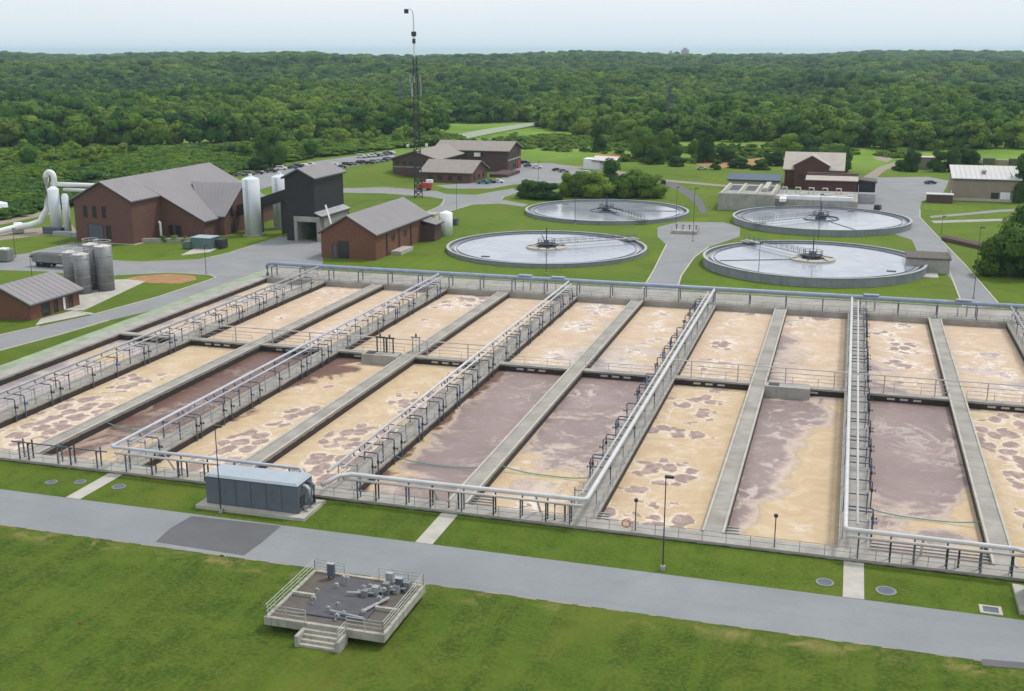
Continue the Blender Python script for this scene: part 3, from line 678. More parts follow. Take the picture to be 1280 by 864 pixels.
for k in range(2, 12):
    x0, x1 = tank_x(k)
    nm = {2: 'between the two leftmost pipe walkways, left half', 3: 'left of the second pipe walkway', 4: 'right of the second pipe walkway', 5: 'left of the third pipe walkway', 6: 'right of the third pipe walkway', 7: 'left of the fat white pipe', 8: 'right of the fat white pipe', 9: 'behind the dark hatch box', 10: 'right of the central right walkway', 11: 'near the right edge of the view'}[k]
    railing([(x0 + .1, YM + .6), (x1 - .1, YM + .6)], 'short railing on the middle cross wall ' + nm, every=3.0)

# ---------------------------------------------------------------- air pipes
def air_pipe(k, off, side, pm, label, front=None, r=.19):
    x = DX(k) + off; z = 3.1
    t = thing('air_pipe', label, 'pipe', (DX(k), YF + 2, ZD), 'air pipes on the basin walkways')
    path = [(x, YB + 1.6, z), (x, FY, z)] if front == 'join' else [(x, YB + 1.6, z)] + ([(x, YF + 1.6, z), (x, YF + 1.05, z), (x + .35 * (1 if front and front[0][0] > x else -1), YF + .75, z)] + front if front else [(x, YF + 3.5, z), (x, YF + 2.9, z - .2), (x, YF + 2.8, z - .9), (x, YF + 2.8, ZD)])
    MB().tube(path, r, 10).build('main_pipe', M[pm], t, smooth=True)
    MB().tube([(DX(k) - off * .15, YB + .8, 2.75), (DX(k) - off * .15, YF + 3.0, 2.75)], .14, 8).build('small_pipe', M[pm], t, smooth=True)
    for i in range(15):                                  # portal frames
        y = YF + 4.5 + i * 7.45
        if abs(y - YM) < 1.5: y += 2
        b = MB()
        for s in (-1, 1): b.box(DX(k) + s * 1.2 - .06, DX(k) + s * 1.2 + .06, y - .06, y + .06, ZD, 2.9)
        b.box(DX(k) - 1.3, DX(k) + 1.3, y - .06, y + .06, 2.5, 2.62)
        b.build('portal_frame', M['slate_steel'] if i % 2 else M['galv'], t)
    xo = DX(k) + side * 1.75
    for i in range(14):
        for dy in (0, 1.7):
            y = YF + 7.0 + i * 7.55 + dy + random.uniform(-.5, .5)
            if random.random() < .12: continue
            if abs(y - YM) < 1.0: y += 1.6
            zt = 2.55 + random.uniform(-.05, .05)
            o = MB().tube([(x, y, z), (x, y, zt + .1), (x + side * .15, y, zt), (xo - side * .12, y, zt), (xo, y, zt - .14), (xo, y, ZW + .05)], .085, 6).build('drop_pipe', M['slate_steel'], t)
            b = MB(); b.cyl(xo, y, 1.25, 1.60, .15, 8); b.tube([(xo, y, 1.42), (xo + side * .4, y, 1.42)], .045, 5); b.tube([(xo + side * .36, y, 1.42), (xo + side * .44, y, 1.42)], .17, 8)
            b.build('valve', M['blue_valve'] if (i * 2 + int(dy > 0) + k) % 5 == 0 else M['dark_steel'], o)
    return t
FY = YF + .55
air_pipe(2, -.9, 1, 'galv', 'grey air pipe with dark drop legs on the leftmost walkway')
air_pipe(4, -.9, 1, 'blue_lilac', 'lilac grey air pipe on the walkway left of the blower enclosure', [(-57.0, FY, 3.1), (-56.4, FY - .4, 2.9), (-56.2, FY - 2.0, 2.6)])
air_pipe(6, -.6, 1, 'white_pipe', 'pale air pipe on the walkway that starts right of the blower enclosure', 'join')
air_pipe(8, .9, -1, 'white_pipe', 'fat white air pipe on its wall in mid basin, turning left along the front deck', [(-38.9, FY, 3.1), (-50.6, FY, 3.1), (-51.8, FY - .5, 3.0), (-53.2, FY - 2.3, 2.4)], r=.25)
air_pipe(10, -1.0, 1, 'white_pipe', 'white air pipe on the central right walkway, turning right along the front deck', [(17.6, FY, 3.1), (18.6, FY - .3, 3.0), (19.6, FY - 1.2, 2.6), (20.0, FY - 2.2, 1.9)], r=.23)
air_pipe(12, -.9, 1, 'galv', 'grey air pipe on the walkway at the right edge of the view')
def front_run(x0, x1, label, xs_, dark=(), pm='pink_pipe', r=.16):
    t = thing('condensate_pipe', label, 'pipe', (x0, FY - .5, ZD), 'lower pipes along the front deck')
    y = FY - .38; z = 2.62
    MB().tube([(x0, y, z), (x1, y, z)], r, 8).build('main_pipe', M[pm], t, smooth=True)
    for j, a in enumerate(xs_):
        b = MB()
        b.box(a - .07, a + .07, y - .07, y + .07, .02 + ZD, z); b.box(a - .07, a + .07, FY + .35, FY + .49, ZD, 2.8); b.box(a - .08, a + .08, y - .1, FY + .5, z - .28, z - .17)
        b.build('support_frame', M['dark_steel'] if j % 2 else M['slate_steel'], t)
    for a in dark:
        MB().tube([(a, FY, 3.1), (a, FY + .6, 2.9), (a, FY + 2.6, .2), (a, FY + 2.8, ZW)], .13, 7).build('branch_pipe', M['pink_pipe'], t)
        MB().tube([(a + 2.2, FY + .3, ZD), (a + 2.2, FY + .3, 2.2), (a + 3.3, FY + .3, 2.2), (a + 3.3, FY + .3, ZD)], .11, 7).build('bypass_pipe', M['dark_steel'], t)
front_run(-80.9, -57, 'lower off white pipe on supports left of the blower enclosure', [-79.5, -76, -72.5, -69, -65.5, -62, -58.5], (-75,))
front_run(-51.5, -24.2, 'lower off white pipe on supports between blower enclosure and the fat white pipe', [-49.8, -47.6, -44, -41.2, -37.6, -34, -31, -28.2, -25.6], (-41.5, -29.6))
front_run(2.3, 19.0, 'lower off white pipe on supports near the right blower enclosure', [3.4, 6.4, 8.6, 11.6, 14.6, 17.4], (9.4,))
front_run(-95.5, -82, 'small dark pipe on supports at the left end of the front deck', [-94.5, -93.2, -89, -87.2, -83.5], (), 'slate_steel', .09)
# header pipe along the far side
t = thing('header_pipe', 'long fat blue grey header pipe on posts along the far side of the basin', 'pipe', (-60, YB + 2, ZD))
MB().tube([(-122.5, YB + 2.2, ZD), (-122.5, YB + 2.2, 2.6), (-122.2, YB + 2.2, 3.0), (-121.6, YB + 2.2, 3.2), (46, YB + 2.2, 3.2)], .40, 12).build('main_pipe', M['blue_pipe'], t, smooth=True)
MB().tube([(-121.6, YB + 1.2, 2.7), (46, YB + 1.2, 2.7)], .10, 6).build('small_pipe', M['galv'], t, smooth=True)
for i in range(25):
    a = -120.5 + i * 6.9; b = MB()
    for yy in (YB + .5, YB + 2.9): b.box(a - .09, a + .09, yy - .09, yy + .09, ZD, 2.75)
    b.box(a - .09, a + .09, YB + .4, YB + 3.0, 2.62, 2.78); b.build('support_frame', M['slate_steel'], t)
for a in (DX(6) - 3, DX(10) + 2.5, DX(5) + 4, DX(11) + 5):
    MB().box(a - 1.4, a + 1.4, YB + 1.7, YB + 2.7, 3.62, 3.85).build('valve_deck', M['blue_pipe'], t)
    MB().tube([(a - .8, YB + 3.4, ZD), (a - .8, YB + 3.4, 2.8), (a + .8, YB + 3.4, 2.8), (a + .8, YB + 3.4, ZD)], .16, 7).build('bypass_pipe', M['galv'], t)
# thin pipes over the middle cross wall
for x0, x1, lb in ((DX(2), DX(6) + 1, 'thin pale pipe on tall posts over the middle cross wall, left half'), (DX(8) + .9, 46, 'thin pale pipe on tall posts over the middle cross wall, right half')):
    t = thing('water_pipe', lb, 'pipe', (x0, YM, ZD), 'thin pipes over the cross wall')
    MB().tube([(x0, YM, 3.0), (x1, YM, 3.0)], .10, 6).build('main_pipe', M['pink_pipe'], t)
    MB().tube([(x0, YM - .5, 2.4), (x1, YM - .5, 2.4)], .05, 5).build('small_pipe', M['galv'], t)
    a = x0 + 3
    while a < x1:
        MB().box(a - .07, a + .07, YM - .07, YM + .07, ZD - .02, 3.0).build('post', M['galv'], t); a += 7.0
# blower enclosures
def enclosure(x0, x1, y0, y1, label, port=True):
    t = thing('blower_enclosure', label, 'equipment enclosure', ((x0 + x1) / 2, (y0 + y1) / 2, 0), 'blower enclosures by the road')
    MB().box(x0 - .9, x1 + 1.1, y0 - .9, y1 + .9, -.2, .38).build('base_slab', M['concrete_pale'], t)
    MB().box(x0, x1, y0, y1, .38, 3.55).build('housing', M['encl'], t)
    MB().hull([(x0 - .08, y0 - .08, 3.55), (x1 + .08, y0 - .08, 3.55), (x1 + .08, y1 + .08, 3.55), (x0 - .08, y1 + .08, 3.55)], [(x0 + .15, y0 + .15, 3.78), (x1 - .15, y0 + .15, 3.78), (x1 - .15, y1 - .15, 3.78), (x0 + .15, y1 - .15, 3.78)]).build('roof', M['encl_roof'], t)
    n = 6
    for i in range(n):
        a = x0 + (x1 - x0) * i / n + .06; c = x0 + (x1 - x0) * (i + 1) / n - .06
        MB().box(a, c, y0 - .05, y0, .55, 3.38).build('panel', M['encl'], t)
    for zz in (.9, 1.35, 1.8): MB().box(x1, x1 + .05, y0 + .5, y0 + 1.6, zz, zz + .3).build('vent', M['dark_steel'], t)
    for j, yy in enumerate((y0 + 1.2, y0 + 2.3)):
        MB().tube([(x1 - .2, yy, 3.2), (x1 + .45, yy, 3.2), (x1 + .8, yy, 2.9), (x1 + .8, yy, 1.0), (x1 + .3, yy, .7), (x1 - .1, yy, .7)], .20, 8).build('duct', M['slate_steel'] if j else M['galv'], t, smooth=True)
    return t
enclosure(-65.3, -54.2, 101.7, 105.2, 'blue grey blower enclosure on a pale slab beside the road at left')
enclosure(18.2, 29.5, 101.3, 105.0, 'blue grey blower enclosure at the right edge, only its pale slab corner in view')
# ---------------------------------------------------------------- clarifiers
M['clar_wall'] = mat('clarifier wall', (.25, .275, .30), .85, .14, .3, .1, streak=.3)
M['galv_pale'] = mat('pale coping', (.40, .415, .43), .85, .12, .5)
def clarifier(cx, cy, h, bx, by, label, disc):
    t = thing('clarifier', label, 'settling tank', (cx, cy, 0), 'round clarifiers behind the basin')
    Ro = 25.2
    MB().ring(cx, cy, Ro - .38, Ro, -.3, h, 128).build('outer_wall', M['clar_wall'], t)
    MB().ring(cx, cy, Ro - .52, Ro + .14, h, h + .07, 128).build('coping', M['galv_pale'], t)
    MB().ring(cx, cy, Ro - 1.75, Ro - 1.55, h - 1.0, h - .22, 128).build('weir_wall', M['galv'], t)
    MB().ring(cx, cy, Ro - 1.6, Ro - .35, h - 1.0, h - .85, 128).build('launder_floor', M['concrete'], t)
    MB().ring(cx, cy, Ro - 2.55, Ro - 2.45, h - .8, h - .25, 128).build('scum_baffle', M['slate_steel'], t)
    d = [(cx + (Ro - 1.7) * math.cos(2*math.pi*i/96), cy + (Ro - 1.7) * math.sin(2*math.pi*i/96), h - .42) for i in range(96)]
    tag(MB().face(d).build('clarified_water', M['water']), kind='structure')
    # feed well, drive and mast
    MB().ring(cx, cy, 4.9, 5.15, h - 1.0, h - .02 if disc else h - .2, 48).build('feed_well', M['concrete_pale'] if disc else M['slate_steel'], t)
    if disc: MB().ring(cx, cy, 2.6, 4.9, h - .1, h - .04, 40).build('well_cover', M['concrete_pale'], t)
    for a in range(6):
        an = a * math.pi / 3 + .3
        MB().tube([(cx + 1.2 * math.cos(an), cy + 1.2 * math.sin(an), h + .6), (cx + 4.9 * math.cos(an), cy + 4.9 * math.sin(an), h - .05)], .10, 5).build('strut', M['dark_steel'], t)
    MB().cyl(cx, cy, h - 1, h + .55, 1.6, 20).build('center_column', M['slate_steel'], t)
    MB().cyl(cx, cy, h + .55, h + .7, 2.3, 20).build('drive_platform', M['dark_steel'], t)
    MB().cyl(cx, cy, h + .7, h + 1.5, .9, 14, r2=.6).build('drive_motor', M['slate_steel'], t)
    b = MB()
    for a in range(10):
        an = a * math.pi / 5; b.tube([(cx + 2.2*math.cos(an), cy + 2.2*math.sin(an), h + .6), (cx + 2.2*math.cos(an), cy + 2.2*math.sin(an), h + 1.75)], .05, 4)
    for hh in (1.2, 1.75): b.tube([(cx + 2.2*math.cos(a*math.pi/8), cy + 2.2*math.sin(a*math.pi/8), h + hh) for a in range(17)], .045, 4)
    b.build('platform_railing', M['dark_steel'], t, kind='stuff')
    MB().tube([(cx, cy, h + 1.4), (cx, cy, h + 4.6)], .14, 6).build('mast', M['dark_steel'], t)
    # bridge to the rim
    l = math.hypot(bx, by); dx, dy = bx / l, by / l; px, py = -dy, dx
    def P_(s, o): return (cx + dx * s + px * o, cy + dy * s + py * o)
    MB().prism(ccw([P_(1.5, -.6), P_(Ro + .5, -.6), P_(Ro + .5, .6), P_(1.5, .6)]), h + .35, h + .55).build('bridge_deck', M['galv'], t)
    for s in (-1, 1):
        b = MB()
        for hh in (1.1, 1.65): b.tube([(*P_(2, s * .58), h + hh), (*P_(Ro + .4, s * .58), h + hh)], .04, 4)
        for i in range(12): q = P_(2 + i * (Ro - 1.6) / 11, s * .58); b.tube([(*q, h + .5), (*q, h + 1.65)], .045, 4)
        b.build('bridge_railing', M['slate_steel'], t, kind='stuff')
    MB().prism(ccw([P_(Ro - 2.4, -1.6), P_(Ro + 1.0, -1.6), P_(Ro + 1.0, 1.6), P_(Ro - 2.4, 1.6)]), h + .1, h + .34).build('landing', M['concrete'], t)
    # scum arm lying on the water
    a = math.atan2(by, bx) + 1.15
    MB().tube([(cx + 5 * math.cos(a), cy + 5 * math.sin(a), h - .38), (cx + 22 * math.cos(a + .05), cy + 22 * math.sin(a + .05), h - .38)], .12, 5).build('skimmer_arm', M['slate_steel'], t)
    q = (cx + 20 * math.cos(a + 2.3), cy + 20 * math.sin(a + 2.3))
    MB().box(q[0] - 1.0, q[0] + 1.0, q[1] - .5, q[1] + .5, h - .9, h - .3).build('scum_box', M['dark_steel'], t)
    return t
clarifier(-72.3, 273.8, 1.0, 19.8, 16.4, 'near left round clarifier with pale feed well disc and bridge to its upper right rim', True)
clarifier(-71.7, 344.5, 1.1, 17.7, -24.5, 'far left round clarifier in front of the bushes', False)
clarifier(-6.9, 269.6, 2.0, -19.4, 21.7, 'near right round clarifier, the largest in view, with a tall grey wall', True)
clarifier(-7.2, 340.9, 1.8, -21, -23, 'far right round clarifier in front of the white roofed concrete works', False)

# splitter gear on the plaza
t = thing('splitter_box', 'low concrete box with valve wheels and railings between the four clarifiers', 'concrete box', (-42, 312, 0))
MB().box(-46, -39, 309, 314, -.1, .9).build('box_wall', M['concrete'], t)
for i in range(4):
    MB().cyl(-45 + i * 1.8, 311.5, .9, 2.2, .14, 8).build('valve_stem', M['red'] if i % 2 else M['dark_steel'], t)
    MB().ring(-45 + i * 1.8, 311.5, .3, .42, 2.1, 2.2, 12).build('hand_wheel', M['dark_steel'], t)
railing([(-46, 309.1), (-39, 309.1), (-39, 313.9)], 'small railing round the splitter box on the plaza', z=.9, group='railings on small works', every=1.4)
t = thing('valve_vault', 'weathered grey concrete box with railing to the right of the near right clarifier', 'concrete box', (18, 272, 0))
MB().box(14.0, 23.0, 268, 277, -.2, 3.2).build('vault_wall', M['concrete'], t)
MB().box(13.7, 23.3, 267.7, 277.3, 3.2, 3.5).build('top_slab', M['deck_brown'], t)
MB().box(16.5, 20.5, 262, 268, -.2, .25).build('step_slab', M['concrete_pale'], t)
railing([(13.9, 267.9), (23.1, 267.9), (23.1, 277)], 'railing on top of the weathered concrete box', z=3.5, group='railings on small works', every=1.6)
t = thing('retaining_wall', 'dark stone retaining wall on the grass right of the right hand road', 'wall', (30, 300, 0))
MB().prism(ccw([(24.6, 317.3), (25.5, 321.7), (36.1, 307.5), (35.1, 302.3)]), -.2, 1.0).build('wall_body', M['brick_dark'], t)

# ---------------------------------------------------------------- buildings
def gable_y(b, x0, x1, y0, y1, ze, zr, ov=.5, th=.25, xr=None):
    "gable roof, ridge along y: two slabs"
    xr = (x0 + x1) / 2 if xr is None else xr
    out = []
    for xa, s in ((x0, -1), (x1, 1)):
        k = (zr - ze) / abs(xa - xr); xe = xa + s * ov; zz = ze - k * ov
        m_ = MB(); m_.hull([(xr, y0 - ov, zr), (xe, y0 - ov, zz), (xe, y1 + ov, zz), (xr, y1 + ov, zr)][::s], [(xr, y0 - ov, zr + th), (xe, y0 - ov, zz + th), (xe, y1 + ov, zz + th), (xr, y1 + ov, zr + th)][::s]); out.append(m_)
    return out
def gable_x(x0, x1, y0, y1, ze, zr, ov=.5, th=.25, yr=None):
    yr = (y0 + y1) / 2 if yr is None else yr
    out = []
    for ya, s in ((y0, -1), (y1, 1)):
        k = (zr - ze) / abs(ya - yr); ye = ya + s * ov; zz = ze - k * ov
        m_ = MB(); m_.hull([(x0 - ov, yr, zr), (x1 + ov, yr, zr), (x1 + ov, ye, zz), (x0 - ov, ye, zz)], [(x0 - ov, yr, zr + th), (x1 + ov, yr, zr + th), (x1 + ov, ye, zz + th), (x0 - ov, ye, zz + th)]); out.append(m_)
    return out
def seams(v, th, par, along, step_=1.5):
    "standing seams of a metal roof, from ridge to eave"
    a = [Vector(q) + Vector((0, 0, th)) for q in v]
    e0, e1, f0, f1 = (a[0], a[1], a[3], a[2]) if along == 'x' else (a[0], a[3], a[1], a[2])
    n = max(2, int((e1 - e0).length / step_)); b = MB()
    for i in range(1, n):
        p, q = e0.lerp(e1, i / n), f0.lerp(f1, i / n); s_ = (e1 - e0).normalized() * .03; u = Vector((0, 0, .05))
        b.hull([p - s_, p + s_, q + s_, q - s_], [p - s_ + u, p + s_ + u, q + s_ + u, q - s_ + u])
    b.build('seam', M['roof_seam'], par, kind='stuff')
M['roof_seam'] = mat('roof seam', (.22, .21, .225), .5, .08, .5)
def roofs(parts, m, t, fascia=True):
    for p_ in parts:
        o = p_.build('roof', m, t)
        # dark fascia strip just below the roof slab edge
        if fascia:
            v = p_.v[:4]; b = MB(); b.hull([(x, y, z - .28) for x, y, z in v], [(x, y, z - .004) for x, y, z in v]); b.build('fascia', M['fascia'], o)
            if m in (M['roof_grey'], M['roof_white']): seams(v, .25, o, 'x' if abs(v[1][2] - v[0][2]) < .01 else 'y')
def house_y(t, x0, x1, y0, y1, ze, zr, m, xr=None):
    "walls with gable ends facing -y and +y"
    xr = (x0 + x1) / 2 if xr is None else xr
    b = MB(); b.hull([(x0, y0, -.3), (x1, y0, -.3), (x1, y0, ze), (xr, y0, zr), (x0, y0, ze)][::-1], [(x0, y1, -.3), (x1, y1, -.3), (x1, y1, ze), (xr, y1, zr), (x0, y1, ze)][::-1])
    return b.build('wall', m, t)
def house_x(t, x0, x1, y0, y1, ze, zr, m, yr=None):
    yr = (y0 + y1) / 2 if yr is None else yr
    b = MB(); b.hull([(x0, y0, -.3), (x0, y1, -.3), (x0, y1, ze), (x0, yr, zr), (x0, y0, ze)], [(x1, y0, -.3), (x1, y1, -.3), (x1, y1, ze), (x1, yr, zr), (x1, y0, ze)])
    return b.build('wall', m, t)
def win_y(t, x, y, z, w_, h, nm='window', m='glass_dark', fr='fascia', depth=.12):
    "opening in a wall facing -y at plane y"
    o = MB(); 
    o.box(x - w_/2 - .12, x + w_/2 + .12, y - .10, y + .05, z + h, z + h + .12); o.box(x - w_/2 - .12, x + w_/2 + .12, y - .14, y + .05, z - .14, z)
    o.box(x - w_/2 - .12, x - w_/2, y - .10, y + .05, z, z + h); o.box(x + w_/2, x + w_/2 + .12, y - .10, y + .05, z, z + h)
    f = o.build(nm, M[fr], t); MB().box(x - w_/2, x + w_/2, y - .03, y + .04, z, z + h).build('pane' if nm == 'window' else 'leaf', M[m], f); return f
def win_x(t, x, y, z, w_, h, nm='window', m='glass_dark', fr='fascia'):
    "opening in a wall facing +x at plane x"
    o = MB()
    o.box(x - .05, x + .10, y - w_/2 - .12, y + w_/2 + .12, z + h, z + h + .12); o.box(x - .05, x + .14, y - w_/2 - .12, y + w_/2 + .12, z - .14, z)
    o.box(x - .05, x + .10, y - w_/2 - .12, y - w_/2, z, z + h); o.box(x - .05, x + .10, y + w_/2, y + w_/2 + .12, z, z + h)
    f = o.build(nm, M[fr], t); MB().box(x - .04, x + .03, y - w_/2, y + w_/2, z, z + h).build('pane' if nm == 'window' else 'leaf', M[m], f); return f

# large process building at left
t = thing('process_building', 'largest brick building at left with a long grey gable roof and low side wing', 'building', (-180, 270, 0))
house_y(t, -195, -177.5, 251.5, 304, 11.3, 15.9, M['brick'])
b = MB(); b.hull([(-177.5, 264.5, -.3), (-164.5, 264.5, -.3), (-164.5, 264.5, 4.7), (-177.5, 264.5, 11.2)][::-1], [(-177.5, 303.9, -.3), (-164.5, 303.9, -.3), (-164.5, 303.9, 4.7), (-177.5, 303.9, 11.2)][::-1])
b.build('wing_wall', M['brick'], t)
b = MB(); b.hull([(-178, 271.5, -.3), (-178, 292.5, -.3), (-178, 292.5, 5.2), (-178, 282, 12.6), (-178, 271.5, 5.2)], [(-162.6, 271.5, -.3), (-162.6, 292.5, -.3), (-162.6, 292.5, 5.2), (-162.6, 282, 12.6), (-162.6, 271.5, 5.2)])
b.build('cross_gable_wall', M['brick'], t)
k = (15.9 - 11.3) / 8.75
def slab4(pts, th, nm, m, par):
    o = MB().hull(pts, [(x, y, z + th) for x, y, z in pts]).build(nm, m, par)
    MB().hull([(x, y, z - .3) for x, y, z in pts], [(x, y, z - .004) for x, y, z in pts]).build('fascia', M['fascia'], o)
    if m == M['roof_grey']: seams(pts, th, o, 'x' if abs(pts[1][2] - pts[0][2]) < .01 else 'y')
    return o
slab4([(-196.0, 250.9, 15.9 - k * 9.75), (-186.25, 250.9, 15.9), (-186.25, 304.6, 15.9), (-196.0, 304.6, 15.9 - k * 9.75)], .25, 'roof', M['roof_grey'], t)
slab4([(-186.24, 250.9, 15.9), (-177.0, 250.9, 15.9 - k * 9.24), (-177.0, 263.9, 15.9 - k * 9.24), (-186.24, 263.9, 15.9)], .25, 'roof', M['roof_grey'], t)
slab4([(-186.24, 263.905, 15.9), (-163.9, 263.905, 15.9 - k * 22.34 + .4), (-163.9, 304.6, 15.9 - k * 22.34 + .4), (-186.24, 304.6, 15.9)], .25, 'roof', M['roof_grey'], t)
kc = (12.6 - 5.2) / 10.5
slab4([(-178.5, 282, 12.85), (-168.6, 270.9, 12.85 - kc * 11.1), (-161.9, 270.9, 12.85 - kc * 11.1), (-161.9, 282, 12.85)], .22, 'cross_roof', M['roof_grey'], t)
slab4([(-178.5, 282.005, 12.85), (-161.9, 282.005, 12.85), (-161.9, 293.1, 12.85 - kc * 11.1), (-168.6, 293.1, 12.85 - kc * 11.1)], .22, 'cross_roof', M['roof_grey'], t)
for x in (-191.6, -188.8, -185.9): win_y(t, x, 251.5, 6.6, .95, 2.9)
win_y(t, -188.9, 251.5, .1, 4.4, 4.6, 'door', 'door_grey'); win_y(t, -185.0, 251.5, .1, 1.3, 4.4, 'door', 'glass_dark')
win_y(t, -172.5, 264.5, .8, 1.6, 2.4); win_y(t, -174.8, 264.5, .8, 1.2, 2.4)
for y in (275.5, 279.5): win_x(t, -162.6, y, 4.6, 1.2, 2.6)
win_x(t, -162.6, 276, .1, 1.8, 2.6, 'door', 'glass_dark')
MB().tube([(-176.0, 261.5, .2), (-176.0, 261.5, 4.2), (-176.4, 261.5, 4.6)], .32, 8).build('vent_pipe', M['white_paint'], t)
t = thing('planter_wall', 'low pale retaining wall and shrubs at the foot of the large brick building', 'wall', (-172, 259, 0))
MB().prism(ccw([(-177, 254), (-165, 258.5), (-164.6, 262.5), (-165.3, 262.5), (-165.6, 259.2), (-177, 255)]), -.1, 1.1).build('wall_body', M['concrete'], t)

# charcoal tower building with loading bay and conveyor gallery
t = thing('headhouse', 'tall charcoal clad tower building with a grey gable roof and drive through bay', 'building', (-138, 278, 0))
house_y(t, -142.2, -133.8, 268.5, 286.5, 16.9, 19.0, M['black_siding']).location.z += 0
for o in list(t.children):            # the clad body starts above the bay
    for v in o.data.vertices:
        if v.co.z < 0: v.co.z = 6.6
MB().box(-142.2, -139.9, 268.5, 286.5, -.2, 6.595).build('pier_wall', M['black_siding'], t)
MB().box(-139.9, -132.4, 279.5, 286.5, -.2, 6.1).build('bay_back_wall', M['black_siding'], t)
MB().box(-139.9, -139.0, 268.3, 279.5, -.2, 5.2).build('bay_pier', M['concrete'], t)
MB().box(-133.4, -132.4, 268.3, 279.5, -.2, 5.2).build('bay_pier', M['concrete'], t)
MB().box(-139.9, -132.4, 268.25, 279.5, 5.2, 6.59).build('bay_lintel', M['concrete'], t)
slab4([(-133.79, 268.1, 7.6), (-131.6, 268.1, 6.7), (-131.6, 286.0, 6.7), (-133.79, 286.0, 7.6)], .2, 'bay_roof', M['galv'], t)
MB().box(-132.39, -132.0, 270, 285, -.2, 6.3).build('bay_wall', M['concrete'], t)
roofs(gable_y(None, -142.2, -133.8, 268.5, 286.5, 16.9, 19.0, .7), M['roof_grey'], t)
t2 = thing('conveyor_gallery', 'enclosed charcoal conveyor gallery sloping up to the tower building', 'conveyor', (-150, 279, 8))
b = MB(); b.hull([(-162, 277.6, 4.4), (-142.2, 277.6, 11.0), (-142.2, 280.4, 11.0), (-162, 280.4, 4.4)], [(-162, 277.6, 7.4), (-142.2, 277.6, 14.0), (-142.2, 280.4, 14.0), (-162, 280.4, 7.4)])
b.build('gallery_body', M['black_siding'], t2)
for x in (-155.5, -148.5): MB().box(x - .2, x + .2, 277.9, 280.1, -.1, 7.0 + (x + 155) * .33).build('support_leg', M['dark_steel'], t2)
# pale silos
for (x, y, r, h, lb) in ((-155.0, 273.6, 2.3, 15.4, 'tall pale blue silo standing in front of the large brick building'), (-153.6, 287.5, 2.35, 14.6, 'pale blue silo half hidden behind the charcoal conveyor gallery')):
    t = thing('silo', lb, 'silo', (x, y, 0), 'pale silos by the tower building')
    MB().cyl(x, y, .3, h, r, 28).build('shell', M['pale_blue'], t, smooth=True); MB().cyl(x, y, h, h + .7, r, 28, r2=.5).build('top_cone', M['pale_blue'], t)
    MB().cyl(x, y, -.1, .3, r + .5, 28).build('base', M['concrete'], t); MB().box(x - .35, x + .35, y - .35, y + .35, h + .55, h + 1.3).build('top_vent', M['white_paint'], t)
    b = MB()
    for s in (-.25, .25): b.box(x + s - .04, x + s + .04, y - r - .25, y - r - .17, .3, h)
    for q in range(int(h / .8)): b.box(x - .25, x + .25, y - r - .24, y - r - .19, .6 + q * .8, .66 + q * .8)
    b.build('ladder', M['galv'], t)
# brick building next to the tower
t = thing('brick_building', 'brick building with grey gable roof beside the left end of the header pipe', 'building', (-115, 265, 0))
house_y(t, -122, -107.7, 247.5, 283, 6.4, 10.5, M['brick_orange'])
roofs(gable_y(None, -122, -107.7, 247.5, 283, 6.4, 10.5, .6), M['roof_grey'], t)
win_y(t, -116.1, 247.5, .1, 2.5, 4.1, 'door', 'glass_dark'); win_y(t, -118.4, 247.5, .1, 1.1, 3.4, 'door', 'door_grey')
for y in (254.5, 262.5, 270.5, 277.5): MB().box(-107.7, -107.45, y - .4, y + .4, -.2, 6.15).build('pilaster', M['brick_dark'], t)
for y in (258.5, 266.5): win_x(t, -107.7, y, 3.4, 1.6, 1.1)
MB().box(-107.69, -104.0, 278, 283, -.2, 4.4).build('porch_wall', M['brick_dark'], t); slab4([(-107.44, 277.2, 5.5), (-103.3, 277.2, 4.5), (-103.3, 283.6, 4.5), (-107.44, 283.6, 5.5)], .18, 'porch_roof', M['roof_grey'], t)
MB().box(-107.4, -104.6, 256, 264, -.1, .9).build('ramp', M['concrete_pale'], t)
MB().tube([(-120.2, 250, 7.5), (-122.6, 252, 12.2)], .22, 8).build('vent_pipe', M['white_paint'], t)
t = thing('storage_tank', 'upright cream tank beside the far end of the brick building', 'tank', (-104.5, 288.5, 0))
MB().cyl(-104.5, 288.5, 0, 6.2, 1.75, 22).build('shell', M['white_paint'], t, smooth=True); MB().cyl(-104.5, 288.5, 6.2, 6.8, 1.75, 22, r2=.3).build('top_cone', M['white_paint'], t)
t = thing('storage_tank', 'yellowish square tank behind the far end of the brick building', 'tank', (-109.0, 289.5, 0))
MB().box(-110.5, -107.5, 287.5, 291, 0, 5.6).build('shell', mat('yellowish cream', (.62, .62, .38), .6, .1), t); MB().box(-110.7, -107.3, 287.3, 291.2, 5.6, 5.8).build('lid', M['roof_cream'], t)
x, y = (-109.7, 307.6)
t = thing('dumpster', 'small dark container on the grass behind the brick building', 'container', (x, y, 0)); MB().box(x - 1.8, x + 1.8, y - 1, y + 1, 0.15, 1.7).build('bin_body', M['door_grey'], t); MB().box(x - 1.9, x + 1.9, y - 1.1, y + 1.1, 1.7, 1.8).build('lid', M['dark_steel'], t)
